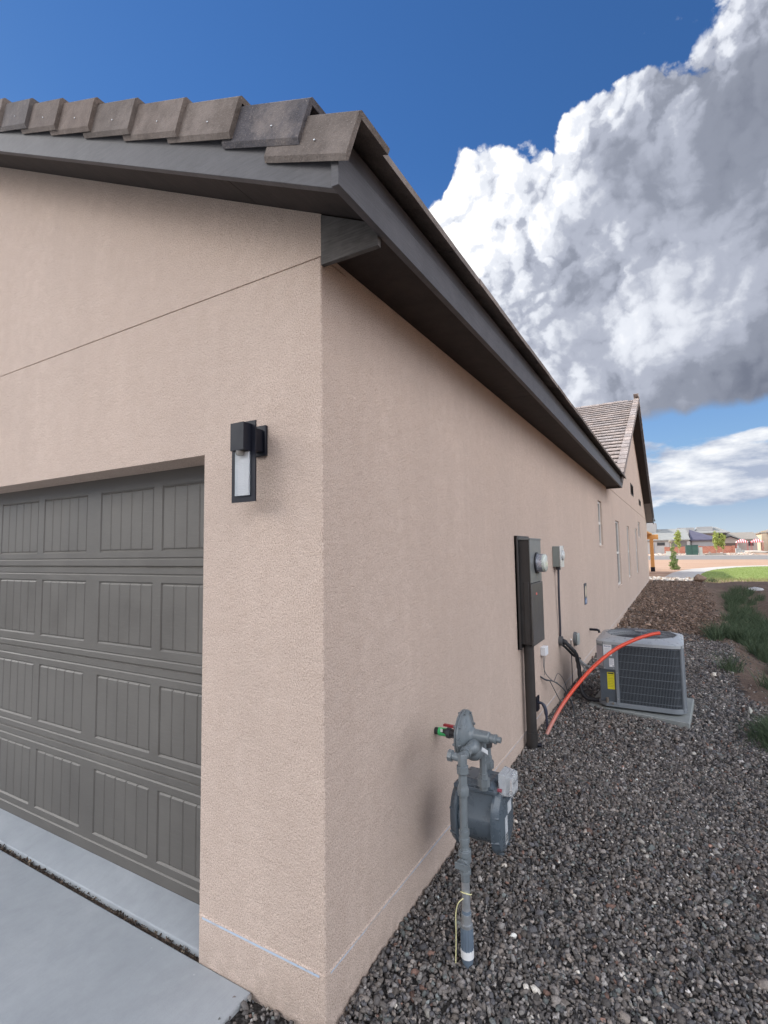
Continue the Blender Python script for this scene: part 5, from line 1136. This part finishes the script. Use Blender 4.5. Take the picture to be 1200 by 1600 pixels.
# houses across the road
def shingle(name, a_, b__): return var_mat(name, a_, b__, 1.2, .9, .5, .03, (1, 3, 3))
PALE = var_mat('pale_stucco', (.37, .365, .36), (.43, .425, .42), .8); PALE2 = var_mat('grey_stucco', (.27, .275, .29), (.32, .325, .34), .8)
RGR = shingle('roof_grey', (.25, .26, .255), (.33, .34, .33)); RPU = shingle('roof_slate', (.085, .085, .13), (.13, .13, .18)); RTN = shingle('roof_tan', (.25, .23, .205), (.32, .295, .265)); DGLS = mat('far_glass', (.05, .055, .06), .2); TRIM = mat('far_trim', (.08, .075, .075), .7)
def hip(x0, x1, y0, y1, ze, zr, inset, ov=.4):
    a = MB(); x0 -= ov; x1 += ov; y0 -= ov; y1 += ov; ym = (y0 + y1) / 2
    a.add([(x0, y0, ze), (x1, y0, ze), (x1, y1, ze), (x0, y1, ze), (x0 + inset, ym, zr), (x1 - inset, ym, zr), (x0, y0, ze - .2), (x1, y0, ze - .2), (x1, y1, ze - .2), (x0, y1, ze - .2)],
          [(0, 1, 5, 4), (1, 2, 5), (2, 3, 4, 5), (3, 0, 4), (6, 7, 1, 0), (7, 8, 2, 1), (8, 9, 3, 2), (9, 6, 0, 3), (9, 8, 7, 6)]); return a
def fwin(h_, x0, x1, z0, z1, y, name='window'):
    a = MB(); t = .08; a.box(x0, x0 + t, y - .06, y, z0, z1); a.box(x1 - t, x1, y - .06, y, z0, z1); a.box(x0 + t, x1 - t, y - .06, y, z0, z0 + t); a.box(x0 + t, x1 - t, y - .06, y, z1 - t, z1); a.box((x0 + x1) / 2 - .03, (x0 + x1) / 2 + .03, y - .05, y, z0 + t, z1 - t)
    o = a.build(name, TRIM, h_); g_ = MB(); g_.box(x0 + t * .5, x1 - t * .5, y - .03, y - .01, z0 + t * .5, z1 - t * .5); g_.build('pane', DGLS, o)
hA = thing('far_house', 'pale stucco house with grey roof and small window behind the cedar post', 'house', (0, 122, Z0))
a = MB(); a.box(-8, 3.4, 120, 132, 0, 3.0); a.build('wall', PALE, hA)
hip(-8, 3.2, 120, 132, 3.05, 5.45, .6).build('roof', RGR, hA)
a = MB(); a.box(-8.2, -2.55, 124, 130, 4.6, 6.8); a.box(-2.6, -1.7, 125, 128, 4.6, 5.25); a.build('upper_storey', PALE, hA)
fwin(hA, -2.4, -.95, 1.85, 2.5, 120)
a = MB(); a.box(-.1, 3.0, 119.95, 119.99, .3, 2.65); a.build('garage_door', mat('far_door', (.14, .13, .13), .6), hA)
a = MB(); a.box(-3.6, -2.9, 119.9, 119.99, .2, 2.2); a.build('front_door', mat('far_door2', (.25, .27, .3), .6), hA)
hA2 = thing('far_house', 'grey house with dark slate hipped roof right of the pale garage', 'house', (6, 121, Z0))
a = MB(); a.box(3.85, 8.8, 121, 131, 0, 2.95); a.build('wall', PALE2, hA2)
a = MB(); a.add([(3.6, 120.5, 2.95), (9.1, 120.5, 2.95), (3.6, 126, 5.2), (3.6, 131, 2.95), (9.1, 131, 2.95), (3.6, 120.5, 2.75), (9.1, 120.5, 2.75), (3.6, 131, 2.75), (9.1, 131, 2.75)], [(0, 1, 2), (1, 4, 2), (4, 3, 2), (0, 2, 3), (5, 6, 1, 0), (6, 8, 4, 1), (8, 7, 3, 4), (7, 5, 0, 3), (5, 7, 8, 6)]); a.build('roof', RPU, hA2)
a = MB(); a.box(8.0, 8.8, 120.9, 120.99, .2, 2.4); a.build('porch_opening', DGLS, hA2)
hA3 = thing('far_house', 'taller pale house with flat parapet roof rising behind the grey roofs', 'house', (5, 140, Z0))
a = MB(); a.box(1.4, 9.6, 138, 148, 0, 5.2); a.box(1.4, 5.0, 138.5, 146, 5.2, 6.0); a.box(5.4, 8.6, 138.5, 146, 5.2, 6.1); a.build('wall', PALE, hA3)
hip(4.2, 11.5, 137, 147, 4.7, 6.1, 2.4, .3).build('roof', RGR, hA3)
hB = thing('far_house', 'house with long tan roof and small front gable left of the striped canopies', 'house', (13, 140, Z0))
a = MB(); a.box(9.9, 17.2, 142, 152, 0, 3.05); a.box(10.6, 13.4, 140, 142, 0, 3.0); a.prism([(10.6, 3.0), (13.4, 3.0), (12.0, 3.65)], 1, 140, 142); a.build('wall', var_mat('taupe_stucco', (.38, .33, .30), (.44, .385, .35), .8), hB)
hip(9.9, 17.2, 142, 152, 3.1, 4.75, .5).build('roof', RTN, hB)
a = MB(); a.hexa([(10.3, 139.7, 2.95), (12, 139.7, 3.78), (12, 143, 3.78), (10.3, 143, 2.95), (10.3, 139.7, 3.07), (12, 139.7, 3.9), (12, 143, 3.9), (10.3, 143, 3.07)]); a.hexa([(12, 139.7, 3.78), (13.7, 139.7, 2.95), (13.7, 143, 2.95), (12, 143, 3.78), (12, 139.7, 3.9), (13.7, 139.7, 3.07), (13.7, 143, 3.07), (12, 143, 3.9)]); a.build('gable_roof', TRIM, hB)
a = MB(); a.box(10.9, 13.1, 139.94, 139.99, .2, 2.2); a.build('garage_door', mat('far_door3', (.11, .08, .07), .6), hB)
fwin(hB, 15.5, 16.5, 1.5, 2.5, 142)
hC = thing('far_house', 'tall beige stone house cut by the right edge of the picture', 'house', (22, 150, Z0))
a = MB(); a.box(19.0, 27, 150, 160, 0, 4.6); a.box(19.0, 20.0, 149.7, 150, 0, 5.0); a.build('wall', var_mat('beige_stone', (.52, .42, .30), (.62, .52, .40), 2), hC)
fwin(hC, 20.6, 21.8, 2.4, 3.8, 150); hip(19, 27, 150, 160, 4.65, 6.0, 4).build('roof', RTN, hC)
# striped canopies
def canopy_mat():
    m_ = mat('striped_canvas', (.6, .1, .1), .7); nb, b, _ = ctx(m_); P_ = geo_pos(nb); s_ = nb.n('ShaderNodeSeparateXYZ'); nb.lk(P_, s_.inputs[0])
    wv = nb.m('SINE', nb.m('MULTIPLY', s_.outputs[0], 16.0)); nb.lk(nb.mix(nb.rng(wv, -.1, .1), (.66, .07, .09), (.72, .68, .68)), b.inputs['Base Color']); return m_
CAN = canopy_mat(); POLE = mat('red_pole', (.45, .10, .10), .6)
for (label, x0) in (('left red and white striped canopy before the tan roofed house', 12.6), ('right red and white striped canopy next to the beige stone house', 15.3)):
    c_ = thing('canopy', label, 'canopy', (x0 + 1.1, 135, Z0), 'striped canopies across the road')
    a = MB(); x1 = x0 + 2.1; a.add([(x0, 134, 2.45), (x1, 134, 2.45), (x1, 136, 2.45), (x0, 136, 2.45), (x0 + .7, 135, 2.98), (x1 - .7, 135, 2.98), (x0, 134, 2.2), (x1, 134, 2.2), (x1, 136, 2.2), (x0, 136, 2.2)], [(0, 1, 5, 4), (1, 2, 5), (2, 3, 4, 5), (3, 0, 4), (6, 7, 1, 0), (7, 8, 2, 1), (8, 9, 3, 2), (9, 6, 0, 3)]); a.build('roof', CAN, c_)
    for px_ in (x0 + .05, x1 - .05):
        for py_ in (134.05, 135.95): a = MB(); a.cyl((px_, py_, Z0), (px_, py_, 2.3), .04, seg=8); a.build('leg', POLE, c_)
# heaps of earth by the road
for i, (x_, y_, r_, h_, lb) in enumerate(((6.6, 98, 1.5, .5, 'dark low heap of earth and rocks right of the green box'), (13.5, 118, 2.4, .9, 'pale heap of rocks before the striped canopies'))):
    V_, F_ = hull_rocks(60, 950 + i, .5); a = MB(); a.add([(x_ + v[0] * r_, y_ + v[1] * r_, Z0 + max(v[2], -.1) * h_ * 1.4) for v in V_], [tuple(f) for f in F_])
    tag(a.build('earth_heap', var_mat('heap%d' % i, (.14, .12, .10) if i == 0 else (.42, .38, .33), (.30, .26, .22) if i == 0 else (.55, .50, .44), 3, .9, .8, .1)), lb, 'heap')
p = region(900, -3, 12, 98, 111); s = .14 * RNG.lognormal(0, .4, len(p))
tag(scatter('landscape_rocks', ROCKS, np.c_[p, np.full(len(p), Z0 + .05)], s, stone_tones(len(p), [(.55, .50, .45), (.42, .33, .27)], [3, 2], .2), STONE), 'pale landscaping rocks across the road', 'rocks', kind='stuff')
